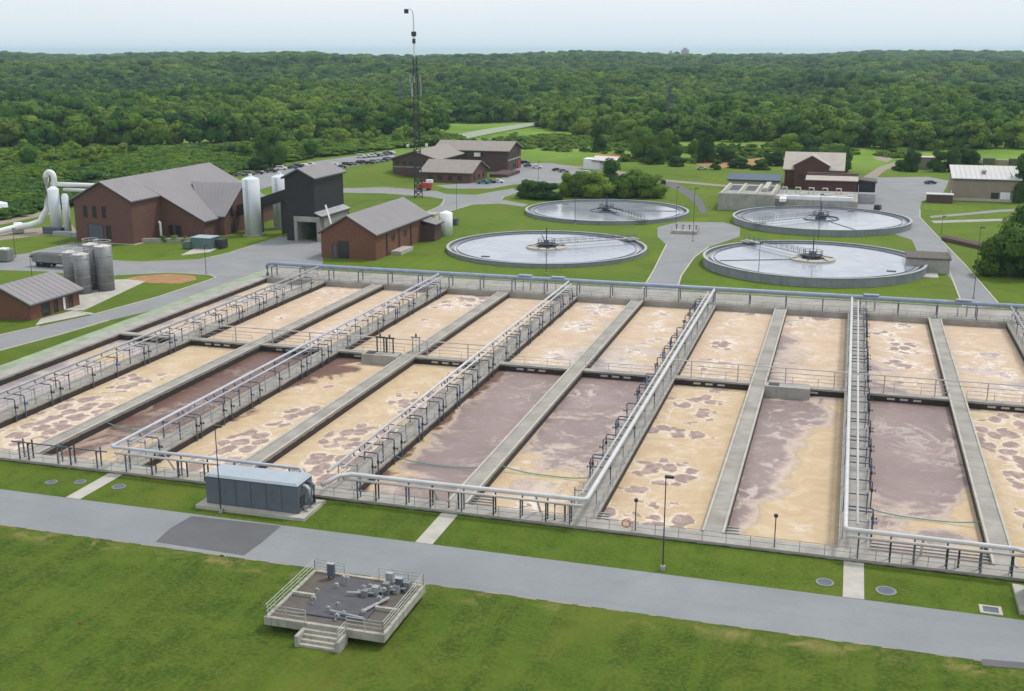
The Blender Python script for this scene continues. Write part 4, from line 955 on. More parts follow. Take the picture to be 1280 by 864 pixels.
# small brick building front left with four silos
t = thing('pump_house', 'small brick pump house with grey gable roof at the left edge', 'building', (-150, 178, 0))
house_y(t, -157, -144.4, 171, 185.2, 3.3, 6.1, M['brick_orange'])
roofs(gable_y(None, -157, -144.4, 171, 185.2, 3.3, 6.1, .7), M['roof_grey'], t)
for y, w_, m_ in ((175.3, 1.9, 'glass_dark'), (178.2, .9, 'glass_dark'), (180.6, .8, 'white_paint'), (182.6, .9, 'glass_dark')): win_x(t, -144.4, y, .1, w_, 2.5, 'door', m_)
for (x, y, r, h, lb) in ((-150.7, 195.0, 1.6, 8.2, 'grey steel silo, foremost on the pale pad beside the pump house'), (-148.2, 199.0, 1.75, 9.4, 'tallest grey steel silo at the rear right of the group beside the pump house'), (-151.6, 199.6, 1.6, 9.5, 'grey steel silo second from right at the rear of the pump house group'), (-154.6, 196.6, 1.55, 8.2, 'grey steel silo at the left of the group, rising behind the pump house roof')):
    t = thing('silo', lb, 'silo', (x, y, 0), 'grey silos beside the pump house')
    MB().cyl(x, y, 0, h, r, 24).build('shell', M['silo_dark'], t, smooth=True); MB().cyl(x, y, h, h + .35, r, 24, r2=.4).build('top_cone', M['roof_white'], t)
    b = MB()
    for q in range(8): b.tube([(x + r*math.cos(q*.785), y + r*math.sin(q*.785), h), (x + r*math.cos(q*.785), y + r*math.sin(q*.785), h + 1.1)], .04, 4)
    b.tube([(x + r*math.cos(q*.393), y + r*math.sin(q*.393), h + 1.1) for q in range(17)], .04, 4); b.build('top_railing', M['roof_white'], t, kind='stuff')
    b = MB(); 
    for q in range(int(h / 1.9)): b.ring(x, y, r, r + .05, 1.6 + q * 1.9, 1.7 + q * 1.9, 24)
    b.build('hoop', M['galv'], t, kind='stuff')
# odour control ducts left of the process building
t = thing('scrubber_duct', 'white odour duct rising in a hoop over scrubber towers left of the large building', 'duct', (-207, 262, 0))
pts = [(-224, 249, 1.0), (-220.5, 252, 1.3), (-218.5, 257, 1.9), (-216.0, 259.5, 2.2), (-214.6, 262, 3.0), (-212.7, 263, 6.6), (-212.3, 263, 8.2), (-212.0, 263, 15.2)]
MB().tube(pts, [.7, .75, .9, .9, .8, .8, .85, .85], 12).build('main_duct', M['white_paint'], t, smooth=True)
arc = [(-212.0 + 1.25 * (1 - math.cos(a)), 263, 15.2 + 1.4 * math.sin(a)) for a in [i * math.pi / 10 for i in range(11)]] + [(-209.5, 263, 12.5)]
MB().tube(arc, .78, 12).build('hoop_duct', M['white_paint'], t, smooth=True)
MB().tube([(-210.8, 263.4, 13.3), (-195.6, 263.4, 13.3)], .62, 12).build('cross_duct', M['white_paint'], t, smooth=True)
MB().tube([(-208.6, 265.5, 11.6), (-195.6, 265.5, 11.6)], .45, 10).build('cross_duct', M['white_paint'], t, smooth=True)
for (x, y, r, h, lb) in ((-208.9, 261.4, 1.5, 12.2, 'fat pale scrubber tower under the white duct hoop'), (-204.9, 260.9, .95, 10.4, 'slimmer pale scrubber tower next to the large building wall'), (-201.6, 266.0, 1.1, 10.5, 'pale scrubber tower tucked behind the corner of the large building')):
    t = thing('scrubber_tower', lb, 'tank', (x, y, 0), 'odour scrubber towers')
    MB().cyl(x, y, .3, h, r, 22).build('shell', M['pale_blue'], t, smooth=True); MB().cyl(x, y, h, h + .7, r, 22, r2=.6).build('top_cone', M['white_paint'], t); MB().cyl(x, y, -.1, .3, r + .4, 22).build('base', M['concrete'], t)
t = thing('fan_housing', 'white fan housing and pump skid where the odour duct lies on the ground', 'fan', (-213, 256, 0))
MB().cyl(-219.3, 258.6, .3, 2.9, 1.5, 20, r2=1.1).build('fan_body', M['white_paint'], t, smooth=True); MB().box(-212, -206, 259.3, 261.2, .1, 1.9).build('pump_skid', M['slate_steel'], t); MB().box(-207, -198, 257, 259, -.1, 1.2).build('skid_wall', M['galv'], t)
x, y = (-245.4, 283.0)
t = thing('storage_tank', 'pale blue tank at the left edge beyond the gravel track', 'tank', (x, y, 0)); MB().cyl(x - .5, y, 0, 4.3, 2.3, 20).build('shell', M['pale_blue'], t, smooth=True); MB().cyl(x - .5, y, 4.3, 4.8, 2.3, 20, r2=.5).build('top_cone', M['white_paint'], t)
# generator on its pad
t = thing('generator', 'grey green generator enclosure on a pad in the lawn before the large building', 'generator', (-155, 251, 0))
MB().prism(ccw([(-156.3, 239.7), (-151.9, 245.8), (-154.4, 257.7), (-159.4, 253.6)]), -.1, .18).build('pad', M['concrete_pale'], t)
MB().box(-159.2, -153.6, 249.2, 253.6, .2, 2.9).build('housing', M['green_box'], t); MB().box(-159.3, -153.5, 249.1, 253.7, 2.9, 3.05).build('lid', M['encl_roof'], t); MB().box(-161.4, -159.2, 248.6, 250.4, .2, 1.9).build('control_cabinet', M['green_box'], t); MB().box(-153.6, -151.6, 251.4, 254.2, .2, 2.3).build('radiator', M['dark_steel'], t)
# boxes and trailer
x, y = (-192.2, 221.1)
t = thing('container', 'grey container at the left edge beside the trailer', 'container', (x, y, 0)); MB().box(x - 5, x + 1.6, y - 1.2, y + 1.2, .25, 2.9).build('container_body', M['silo_dark'], t); MB().box(x - 1.2, x + .8, y - 1, y + 1, 2.9, 3.2).build('top_vent', M['white_paint'], t)
t = thing('dump_trailer', 'grey dump trailer with black wheels parked on the apron near the silos', 'trailer', (-179, 219, 0))
bx, by = (-181.8, 213.9)[0] + .6, 217.0
b = MB(); b.hull([(bx, by, 1.2), (bx + 10.5, by, 1.2), (bx + 10.5, by + 2.4, 1.2), (bx, by + 2.4, 1.2)], [(bx - .3, by - .1, 3.1), (bx + 10.9, by - .1, 3.1), (bx + 10.9, by + 2.5, 3.1), (bx - .3, by + 2.5, 3.1)]); b.build('tub', M['silo_dark'], t)
MB().box(bx + .3, bx + 7, by + .15, by + 2.25, 3.1, 3.16).build('tarp', M['deck_dark'], t); MB().box(bx + .2, bx + 10, by + .7, by + 1.7, .8, 1.2).build('chassis', M['dark_steel'], t)
for q in range(3):
    for s in (0, 2.1): MB().tube([(bx + 1.5 + q * 1.35, by + s, .55), (bx + 1.5 + q * 1.35, by + s + .35, .55)], .55, 14).build('wheel', M['tyre'], t)
t = thing('container', 'pale grey container right of the dump trailer', 'container', (bx + 14, by + 1, 0)); MB().box(bx + 11.6, bx + 16.5, by - .4, by + 2.2, .2, 3.0).build('container_body', M['galv'], t); MB().box(bx + 11.5, bx + 16.6, by - .5, by + 2.3, 3.0, 3.1).build('lid', M['roof_white'], t)

# office building
t = thing('office_building', 'brown office building with taupe roofs and several wings behind the lattice tower', 'building', (-160, 440, 0))
house_y(t, -176, -157, 424, 468, 7.4, 10.4, M['brick_dark']); roofs(gable_y(None, -176, -157, 424, 468, 7.4, 10.4, .9), M['roof_tan'], t)
b = MB(); b.box(-176.06, -156.94, 423.94, 424.0, 3.9, 4.3); b.box(-157, -156.94, 424, 455, 3.9, 4.3); b.build('string_course', M['concrete'], t)
b2 = house_x(t, -170, -137.5, 456.5, 476, 8.6, 11.6, M['brick_dark']); roofs(gable_x(-170, -137.5, 456.5, 476, 8.6, 11.6, .9), M['roof_tan'], t)
house_x(t, -158.5, -138.5, 411, 431, 4.0, 7.6, M['brick']); roofs(gable_x(-158.5, -138.5, 411, 431, 4.0, 7.6, .9), M['roof_tan'], t)
MB().box(-137.5, -137.4, 456.6, 475.9, 4.3, 4.9).build('string_course', M['concrete'], t)
for x in (-174, -171, -168, -165, -162, -159): win_y(t, x, 424, 5.0, 1.3, 1.4)
for y in (433, 438, 443, 448): win_x(t, -157, y, 5.0, 1.6, 1.4)
for y in (459, 463, 467, 471): win_x(t, -137.5, y, 5.4, 1.6, 1.6)
win_x(t, -137.5, 473, .2, 3.0, 3.4, 'door', 'red'); win_x(t, -137.5, 466, .2, 3.0, 3.4)
for x in (-155, -151, -147, -143): win_y(t, x, 411, 1.0, 1.6, 1.5)
for y in (415, 420.5, 426): win_x(t, -138.5, y, 1.0, 1.6, 1.5)
win_y(t, -149, 456.5, 6.2, 1.8, 1.3); MB().box(-152, -149.5, 455.2, 456.5, 6.0, 7.6).build('wall_unit', M['white_paint'], t)
MB().box(-138.5, -131, 434, 452, -.2, 1.2).build('terrace_wall', M['brick_dark'], t)

# concrete works with barns behind the far right clarifier
t = thing('headworks', 'pale concrete screening works with open channels behind the far right clarifier', 'concrete works', (-20, 380, 0))
MB().box(-39.5, -22, 362, 392, -.2, 5.0).build('tank_wall', M['concrete'], t)
MB().box(-22, 3.0, 366, 392, -.2, 3.6).build('tank_wall', M['concrete'], t)
for i in range(3): MB().box(-37.5 + i * 5.2, -33.5 + i * 5.2, 374, 388, 5.0, 5.06).build('channel', M['dark_steel'], t)
for i in range(4): MB().box(-39 + i * 5.2, -38.2 + i * 5.2, 363, 391, 5.0, 5.5).build('parapet', M['concrete_pale'], t)
MB().box(-39.5, -22, 361.9, 363, 5.0, 5.4).build('parapet', M['concrete_pale'], t)
MB().box(-24, 1.5, 366.5, 368.2, 3.6, 4.7).build('white_trough', M['white_paint'], t)
MB().box(-20.5, -18.5, 361, 366.4, 3.4, 4.4).build('white_trough', M['white_paint'], t)
for i in range(9): MB().box(-20 + i * 2.5, -18.6 + i * 2.5, 371, 376, 3.6, 4.1 + (i % 3) * .3).build('equipment_box', M['galv'] if i % 2 else M['concrete_pale'], t)
for i in range(5): MB().tube([(-21 + i * 4.3, 384, 3.6), (-21 + i * 4.3, 384, 5.4), (-19.5 + i * 4.3, 384, 5.4), (-19.5 + i * 4.3, 384, 3.6)], .25, 7).build('vent_pipe', M['roof_white'], t)
MB().box(-26.5, -25, 372, 391, 5.0, 6.2).build('launder_wall', M['concrete_pale'], t)
railing([(-39.4, 362), (-22, 362), (-22, 366.1), (3, 366.1), (3, 392)], 'railing along the near edge of the concrete screening works', z=5.0, group='railings on small works', every=2.5)
t = thing('barn', 'maroon brick barn with cream roof, front dormer gable facing the plant', 'building', (-14, 440, 0))
house_x(t, -23, -2.5, 430, 450, 7.0, 12.2, M['brick_barn']); roofs(gable_x(-23, -2.5, 430, 450, 7.0, 12.2, .7), M['roof_cream'], t)
house_y(t, -19.6, -7.4, 428, 438, 8.6, 12.0, M['brick_barn']); roofs(gable_y(None, -19.6, -7.4, 428.4, 438, 8.6, 12.0, .5), M['roof_cream'], t)
for x in (-17, -13.5, -10): win_y(t, x, 428, 3.5, 1.4, 1.8)
t = thing('shed', 'low maroon shed with a two step cream roof in front of the barn', 'building', (-4, 402, 0))
MB().box(-13.5, 2.5, 396, 408, -.2, 6.6).build('wall', M['brick_barn'], t); MB().box(2.5, 8.5, 398, 407, -.2, 6.4).build('dark_wall', M['black_siding'], t)
slab4([(-14, 404, 8.4), (2.9, 404, 8.4), (2.9, 408.6, 7.7), (-14, 408.6, 7.7)], .2, 'roof', M['roof_cream'], t); slab4([(-14.2, 395.2, 6.7), (2.9, 395.2, 6.7), (2.9, 401.5, 7.6), (-14.2, 401.5, 7.6)], .2, 'roof', M['roof_cream'], t)
MB().box(-14, 2.8, 401.5, 404, 6.6, 8.1).build('clerestory_wall', M['brick_barn'], t)
slab4([(2.95, 397.5, 7.0), (9, 397.5, 6.4), (9, 407.5, 6.4), (2.95, 407.5, 7.0)], .2, 'roof', M['deck_brown'], t)
MB().box(3.1, 8.6, 391, 396, -.2, 3.2).build('lean_to_wall', M['galv'], t)
t = thing('shed', 'long shed with a blue roof and pale walls left of the maroon barn', 'building', (-33, 424, 0))
MB().box(-42, -24, 418, 426, -.2, 3.6).build('wall', M['concrete_pale'], t); slab4([(-42.6, 417.2, 3.7), (-23.5, 417.2, 3.7), (-23.5, 426.8, 5.0), (-42.6, 426.8, 5.0)], .2, 'roof', M['blue_tarp'], t)
t = thing('warehouse', 'tan metal sided warehouse with a white low pitched roof at the right', 'building', (42, 416, 0))
house_x(t, 33.5, 54.5, 408.5, 424, 7.4, 10.4, M['tan_siding'], yr=423); roofs(gable_x(33.5, 54.5, 408.5, 424, 7.4, 10.4, .5, yr=423)[:1], M['roof_white'], t)
MB().box(33.3, 33.5, 409, 412, .1, 3).build('door', M['white_paint'], t); win_y(t, 50.2, 408.5, .1, 3.2, 3.2, 'door', 'white_paint'); win_y(t, 47.0, 408.5, .1, 2.2, 2.8, 'door', 'glass_dark')
MB().box(33.4, 54.6, 408.35, 408.5, -.1, .9).build('plinth', M['concrete_pale'], t)
MB().box(43, 44.2, 413, 417, 9.3, 9.9).build('roof_vent', M['galv'], t)
t = thing('shed', 'small brown shed with a white flat roof in front of the tan warehouse', 'building', (29, 402, 0))
MB().box(25.2, 33.2, 399.5, 403.5, -.1, 2.7).build('wall', M['brick_dark'], t); MB().box(24.9, 33.5, 399.2, 403.8, 2.7, 2.95).build('roof', M['roof_white'], t)
x, y = (30.8, 515.3)
t = thing('shed', 'small pale shed between the dark trees behind the yard', 'building', (x, y, 0)); MB().box(x - 3, x + 3.5, y, y + 5, -.1, 5).build('wall', M['tan_siding'], t); MB().box(x - 3.3, x + 3.8, y - .3, y + 5.3, 5, 5.3).build('roof', M['roof_white'], t)
x, y = (60.3, 546.1)
t = thing('storage_rack', 'low brown stack of stored material beyond the tan warehouse', 'stack', (x, y, 0))
for q in range(5): MB().box(x - 9 + q * 5.4, x - 4.2 + q * 5.4, y, y + 4, -.1, 2.2 + (q % 2) * .6).build('pallet_stack', M['deck_brown'] if q % 2 else M['gravel'], t)
x, y = (-103.4, 475.8)
t = thing('canopy', 'white walled stall with an orange edged canopy behind the bushes', 'building', (x, y, 0))
MB().box(x - 6.2, x + 1, y, y + 7, -.1, 4.4).build('wall', M['white_paint'], t); MB().box(x + 1.01, x + 7.5, y + .5, y + 6.5, -.1, 2.6).build('wall', M['pale_blue'], t)
slab4([(x - 2.5, y - 1, 4.0), (x + 8, y - 1, 3.4), (x + 8, y + 7.4, 4.9), (x - 2.5, y + 7.4, 5.2)], .2, 'roof', M['roof_white'], t); MB().box(x - 3, x + 8.3, y + 7.4, y + 7.9, 4.7, 5.7).build('orange_trim', M['orange'], t)

# ---------------------------------------------------------------- lattice towers
t = thing('lattice_tower', 'tall dark lattice mast with antennas standing before the office building', 'tower', (-142.5, 364.5, 0))
def lattice(t, cx, cy, z0, z1, w0, w1, bays, ml, r=.12, n=3):
    def c(z, a):
        w_ = w0 + (w1 - w0) * (z - z0) / (z1 - z0); an = 2 * math.pi * a / n + .4
        return (cx + w_ * math.cos(an), cy + w_ * math.sin(an), z)
    for a in range(n): MB().tube([c(z0, a), c(z1, a)], r, 5).build('leg', ml, t)
    for i in range(bays):
        za = z0 + (z1 - z0) * i / bays; zb = z0 + (z1 - z0) * (i + 1) / bays; b = MB()
        for a in range(n):
            b.tube([c(za, a), c(zb, a + 1)], r * .6, 4, caps=False); b.tube([c(zb, a), c(za, a + 1)], r * .6, 4, caps=False); b.tube([c(zb, a), c(zb, a + 1)], r * .6, 4, caps=False)
        b.build('bracing', ml, t, kind='stuff')
lattice(t, -142.5, 364.5, 0, 47, 1.75, .75, 24, M['dark_steel'], .17)
MB().tube([(-142.5, 364.5, 46), (-142.5, 364.5, 60), (-142.7, 364.3, 61.6), (-143.4, 364.0, 62.4), (-144.4, 363.8, 62.2)], [.30, .24, .2, .18, .15], 7).build('top_mast', M['white_paint'], t)
MB().cyl(-144.7, 363.8, 60.9, 62.3, .75, 12).build('lamp', M['dark_steel'], t)
for z, r in ((53.6, .85), (51.3, .55)): MB().cyl(-142.5, 364.5, z, z + 1.5, r, 12).build('antenna_drum', M['dark_steel'], t)
for z in (36, 38.5, 34):
    for a in range(3):
        an = a * 2.09 + z; MB().box(-142.5 + 2.0*math.cos(an) - .15, -142.5 + 2.0*math.cos(an) + .15, 364.5 + 2.0*math.sin(an) - .15, 364.5 + 2.0*math.sin(an) + .15, z, z + 2.4).build('panel_antenna', M['galv'], t)
for z, a in ((17, 2.6), (17.5, -.2)): MB().cyl(-142.5 + 4.0 * math.cos(a), 364.5 + 2 * math.sin(a), z, z + .9, .5, 10).build('dish', M['white_paint'], t); MB().tube([(-142.5, 364.5, z + .4), (-142.5 + 4.0*math.cos(a), 364.5 + 2*math.sin(a), z + .4)], .06, 4).build('arm', M['dark_steel'], t)
for (u, v, hh, lb) in ((-313.7, 774.5, 27, 'faint grey power pylon in the woods left of the lattice mast'), (-107.6, 697.4, 29, 'grey power pylon standing at the edge of the far woods right of centre')):
    x, y = u, v; t = thing('power_pylon', lb, 'pylon', (x, y, 0)); gz = hill(x, y)
    lattice(t, x, y, gz, gz + hh, 3.4, 1.0, 7, M['slate_steel'], .15, 4)
    for q in (.68, .82, .96): MB().box(x - 7 + q * 3, x + 7 - q * 3, y - .3, y + .3, gz + hh * q, gz + hh * q + .3).build('cross_arm', M['slate_steel'], t)

# ---------------------------------------------------------------- lamp posts
def lamp(x, y, h, label, arm=0, m='dark_steel', r=.07, head=True):
    z = hill(x, y); t = thing('lamp_post', label, 'lamp post', (x, y, z), 'thin dark lamp posts about the plant')
    MB().cyl(x, y, z - .2, z + .45, .24, 10).build('base', M['concrete'], t)
    MB().tube([(x, y, z + .4), (x, y, z + h)], [r, r * .7], 7).build('pole', M[m], t)
    if head:
        MB().box(x - .1, x + .75, y - .18, y + .18, z + h - .1, z + h + .12).build('lamp_head', M[m], t)
lamp(-14.6, 100.2, 9.6, 'tall dark lamp post in the turf right of the life ring'); lamp(-62.9, 100.5, 9.9, 'tall dark lamp post standing in front of the left blower enclosure')
for (u, v, h, lb) in ((-137.5, 220.5, 6.5, 'lamp post at the tip of the grass island with bare dirt'), (-157.8, 188.5, 8.5, 'thin lamp post rising behind the pump house roof'), (-64.0, 242.2, 6, 'short post standing at the near rim of the near left clarifier'), (-75.4, 317.7, 10.5, 'lamp post between the two left clarifiers'), (-47.8, 329.2, 10.5, 'lamp post at the right rim of the far left clarifier'), (-38.5, 297.3, 14, 'reddish pole on the plaza between the clarifiers'), (-6.6, 297.5, 13.5, 'dark pole between the two right clarifiers'), (-17.5, 247.3, 8.5, 'lamp post by the left rim of the near right clarifier'), (25.9, 242.0, 14.5, 'tall lamp post beside the right hand road'), (-117.9, 335.4, 9, 'lamp post beside the road fork in front of the office'), (24.7, 321.5, 6, 'short post where the right hand road meets the yard'), (-114.7, 421.3, 8, 'lamp post in the parking lot right of the office'), (-193.6, 226.3, 7, 'thin post on the lawn at the far left')):
    lamp(u, v, h, lb)
def deck_post(x, y, h, label, ring=False):
    t = thing('post_light', label, 'post', (x, y, ZD), 'short posts on the front deck')
    MB().tube([(x, y, ZD), (x, y, ZD + h)], .06, 6).build('pole', M['dark_steel'], t); MB().cyl(x, y, ZD + h, ZD + h + .3, .2, 8).build('lamp_head', M['dark_steel'], t)
deck_post(-18.7, YF + .6, 3.2, 'short dark post on the front deck right beside the orange life ring'); deck_post(-4.6, YF + .6, 3.2, 'short dark post on the front deck left of the central right walkway')
x, y = (14.9, 99.7)
o = MB().tube([(-19.6 + .42 * math.cos(a * math.pi / 10), YF + .15, 1.25 + .42 * math.sin(a * math.pi / 10)) for a in range(21)], .08, 7).build('life_ring', M['orange'])
tag(o, 'orange life ring hung on the front railing beside a short dark post', 'life ring')

# ---------------------------------------------------------------- pump vault on the lawn
t = thing('pump_vault', 'raised concrete vault with dark roof, railings and steps on the front lawn', 'concrete vault', (-40.2, 83.5, 0))
x0, x1, y0, y1 = -45.7, -34.5, 78.6, 88.3
MB().box(x0 + 1.2, x1 - .9, y0 + 1.2, y1 - .3, -.4, .62).build('base_wall', M['concrete'], t)
for a in ((x0, x1, y0, y0 + .35), (x0, x1, y1 - .35, y1), (x0, x0 + .35, y0 + .35, y1 - .35), (x1 - .35, x1, y0 + .35, y1 - .35)):
    MB().box(*a, .6, 1.32).build('edge_beam', M['weathered'], t)
MB().box(x0 + .35, x1 - .35, y0 + .35, y1 - .35, .62, 1.18).build('deck_slab', M['deck_brown'], t)
MB().box(x0 + 2.6, x1 - 2.6, y0 + 1.6, y1 - .9, 1.18, 1.30).build('roof_hatch_deck', M['deck_dark'], t)
for zz, yy in ((.95, y0 - .0), (.70, y0 - .4), (.45, y0 - .8), (.22, y0 - 1.2)):
    MB().box(-41.6, -38.2, yy - .4, yy - .004, -.2, zz).build('step', M['weathered'], t)
MB().box(-41.95, -41.6, y0 - 1.7, y0 - .003, -.2, .98).build('stair_wall', M['concrete'], t); MB().box(-38.2, -37.85, y0 - 1.7, y0 - .003, -.2, .98).build('stair_wall', M['concrete'], t)
r2 = random.Random(5)
for q in range(16):
    x, y = r2.uniform(x0 + 2.5, x1 - 2.5), r2.uniform(y0 + 1.4, y1 - 1.5); h = r2.uniform(.35, .9)
    MB().tube([(x, y, 1.2), (x, y, 1.2 + h), (x + .12, y, 1.32 + h), (x + .3, y, 1.28 + h), (x + .32, y, 1.1 + h)], .09, 7).build('gooseneck_vent', M['rail_old'] if q % 2 else M['galv'], t)
for q in range(5):
    x = x1 - 4.4 + q * .8; y = y1 - 3.6 + q * .55
    MB().box(x - .3, x + .3, y - .3, y + .3, 1.18, 1.9 + .2 * (q % 3)).build('valve_box', M['galv'] if q % 2 else M['silo_dark'], t)
    MB().tube([(x - 1.6, y - .4, 1.6), (x + .8, y + .2, 1.6)], .11, 6).build('branch_pipe', M['galv'], t)
MB().tube([(-40.5, 80.9, 1.55), (-37.2, 80.5, 1.5)], .1, 6).build('branch_pipe', M['galv'], t)
MB().tube([(-37.9, 81.5, 1.45), (-36.6, 84.6, 1.5)], .14, 6).build('branch_pipe', M['galv'], t)
MB().box(x0 + .4, x0 + 2.6, 83.2, 83.5, 1.18, 1.5).build('cross_beam', M['weathered'], t); MB().box(x1 - 2.6, x1 - .4, 82.7, 83.0, 1.18, 1.5).build('cross_beam', M['weathered'], t)
def rail3(path, z, label):
    q = thing('railing', label, 'railing', (*path[0], z), 'railings on the lawn vault')
    for hh in (.45, .8, 1.12): MB().tube([(x, y, z + hh) for x, y in path], .035, 6).build('rail', M['rail_old'], q)
    for (xa, ya), (xb, yb) in zip(path[:-1], path[1:]):
        n = max(1, round(math.hypot(xb - xa, yb - ya) / 1.6))
        for i in range(n + 1): MB().tube([(xa + (xb-xa)*i/n, ya + (yb-ya)*i/n, z - .02), (xa + (xb-xa)*i/n, ya + (yb-ya)*i/n, z + 1.12)], .04, 6).build('post', M['rail_old'], q)
rail3([(-41.8, y0 + .17), (x0 + .17, y0 + .17), (x0 + .17, y1 - .17), (-42.5, y1 - .17)], 1.32, 'pale pipe railing round the left side of the lawn vault')
rail3([(-38.0, y0 + .17), (x1 - .17, y0 + .17), (x1 - .17, y1 - .17), (-39, y1 - .17)], 1.32, 'pale pipe railing round the right side of the lawn vault')
rail3([(-38.0, y0 - .1), (-38.0, y0 - 1.6)], .95, 'short pale railing beside the steps of the lawn vault')
x, y = (-61.2, 74.2)
t = None
for q, (px_, py_, lb) in enumerate(((-43.4, 87.2, 'dark control cabinet at the far left corner on the lawn vault'), (-36.4, 86.6, 'dark control cabinet at the far right corner on the lawn vault'), (-37.6, 87.3, 'pale control cabinet at the far edge on the lawn vault'))):
    c_ = thing('control_cabinet', lb, 'cabinet', (px_, py_, 1.18), 'control cabinets on the lawn vault')
    MB().box(px_ - .32, px_ + .32, py_ - .2, py_ + .2, 1.5, 2.5 + .2 * (q == 0)).build('cabinet_body', M['galv'] if q == 2 else M['slate_steel'], c_)
    MB().box(px_ - .28, px_ - .2, py_ - .1, py_ + .1, 1.17, 1.5).build('leg', M['dark_steel'], c_); MB().box(px_ + .2, px_ + .28, py_ - .1, py_ + .1, 1.17, 1.5).build('leg', M['dark_steel'], c_)
    MB().box(px_ - .37, px_ + .37, py_ - .27, py_ + .22, 2.5 + .2 * (q == 0), 2.56 + .2 * (q == 0)).build('hood', M['galv'], c_)
t = thing('survey_flag', 'tiny orange red marker flag in the front lawn', 'flag', (x, y, 0)); MB().tube([(x, y, 0), (x, y, .7)], .02, 4).build('stick', M['dark_steel'], t); MB().box(x, x + .32, y - .01, y + .01, .48, .7).build('flag_cloth', M['red'], t)

# ---------------------------------------------------------------- vehicles
paint = {n: mat('car paint ' + n, c, .3, .03, .5, spec=.6) for n, c in dict(black=(.02, .02, .022), white=(.75, .76, .78), silver=(.42, .44, .46), grey=(.16, .17, .18), navy=(.03, .05, .12), blue=(.10, .22, .42), teal=(.02, .17, .18), maroon=(.18, .03, .03)).items()}
def make_car(kind):
    t = thing('parked_car', 'x', 'car', (0, 0, 0))
    if kind == 'sedan': prof = [(-2.25,.35),(2.25,.35),(2.3,.75),(1.1,.92),(.45,1.38),(-1.0,1.42),(-1.7,.98),(-2.3,.92)]; gl = [(.98,.94),(.42,1.33),(-.95,1.36),(-1.6,.98)]
    elif kind == 'suv': prof = [(-2.3,.4),(2.3,.4),(2.35,.95),(1.2,1.1),(.6,1.7),(-2.0,1.74),(-2.35,1.1)]; gl = [(1.1,1.12),(.57,1.64),(-1.9,1.66),(-2.2,1.12)]
    else: prof = [(-2.7,.45),(2.7,.45),(2.75,1.0),(1.6,1.12),(1.05,1.75),(-.5,1.78),(-.65,1.12),(-2.75,1.1)]; gl = [(1.5,1.14),(1.0,1.68),(-.42,1.7),(-.52,1.14)]
    b = MB(); b.hull([(x, -.9, z) for x, z in prof], [(x, .9, z) for x, z in prof])
    for i, (x, y, z) in enumerate(b.v):
        if z > 1.2: b.v[i] = (x, y * .82, z)
    b.build('body', paint['grey'], t)
    g_ = MB(); g_.hull([(x, -.92 if z < 1.2 else -.775, z) for x, z in gl], [(x, .92 if z < 1.2 else .775, z) for x, z in gl]); g_.build('side_glass', M['glass_dark'], t)
    fx = gl[0], gl[1]; wsd = MB(); wsd.face([(fx[0][0] + .06, -.72, fx[0][1]), (fx[0][0] + .06, .72, fx[0][1]), (fx[1][0] + .08, .66, fx[1][1] - .02), (fx[1][0] + .08, -.66, fx[1][1] - .02)]); wsd.build('windscreen', M['glass_dark'], t)
    for sx_ in (-1.4, 1.4):
        for sy in (-.93, .75): MB().tube([(sx_, sy, .33), (sx_, sy + .18, .33)], .34, 12).build('wheel', M['tyre'], t)
    return t
protos = {k: make_car(k) for k in ('sedan', 'suv', 'pickup')}
painted = {}
def place_car(kind, col, x, y, rz, label, group=None):
    src = protos[kind]; r = dup(src, (x, y, hill(x, y) + .045), rz, label, group)
    for ch in r.children:
        if ch.name.startswith('body'):
            if (kind, col) not in painted:
                me = ch.data.copy(); me.materials.clear(); me.materials.append(paint[col]); painted[(kind, col)] = me
            ch.data = painted[(kind, col)]
    return r
rowA = [(-236.8, 409.6,'grey'),(-234.6, 413.5,'grey'),(-232.7, 417.3,'black'),(-230.8, 424.5,'black'),(-232.1, 436.2,'white'),(-229.9, 442.2,'navy'),(-230.0, 447.6,'black'),(-228.5, 449.9,'white'),(-227.7, 453.8,'white'),(-215.4, 453.7,'white'),(-211.2, 451.3,'navy'),(-212.6, 460.1,'black'),(-212.1, 464.1,'grey'),(-211.3, 468.2,'black'),(-209.3, 470.7,'navy'),(-206.9, 471.4,'black'),(-206.3, 475.5,'silver'),(-205.7, 479.7,'blue'),(-205.2, 483.9,'navy'),(-205.3, 490.1,'silver'),(-205.8, 494.1,'white')]
ord_ = ['first', 'second', 'third', 'fourth', 'fifth', 'sixth', 'seventh', 'eighth', 'ninth', 'tenth', 'eleventh', 'twelfth', 'thirteenth', 'fourteenth', 'fifteenth', 'sixteenth', 'seventeenth', 'eighteenth', 'nineteenth', 'twentieth', 'last']
for i, (u, v, c) in enumerate(rowA):
    x, y = u, v
    place_car(['sedan', 'suv', 'sedan', 'pickup', 'suv'][i % 5], c, x, y, R(20 + random.uniform(-4, 4)), '%s car parked %s from the left in the near row of the long lot' % (c, ord_[i]), 'cars in the long parking lot')
rowB = [(-222.5, 497.9,'white'),(-221.1, 500.4,'silver'),(-219.8, 503.0,'white'),(-218.8, 505.6,'black'),(-217.8, 508.1,'silver'),(-217.1, 512.4,'grey'),(-217.1, 517.4,'black'),(-216.5, 520.0,'white')]
for i, (u, v, c) in enumerate(rowB):
    x, y = u, v
    place_car(['suv', 'sedan', 'pickup'][i % 3], c, x, y, R(20 + random.uniform(-4, 4)), '%s car parked %s from the left in the far row of the long lot' % (c, ord_[i]), 'cars in the long parking lot')
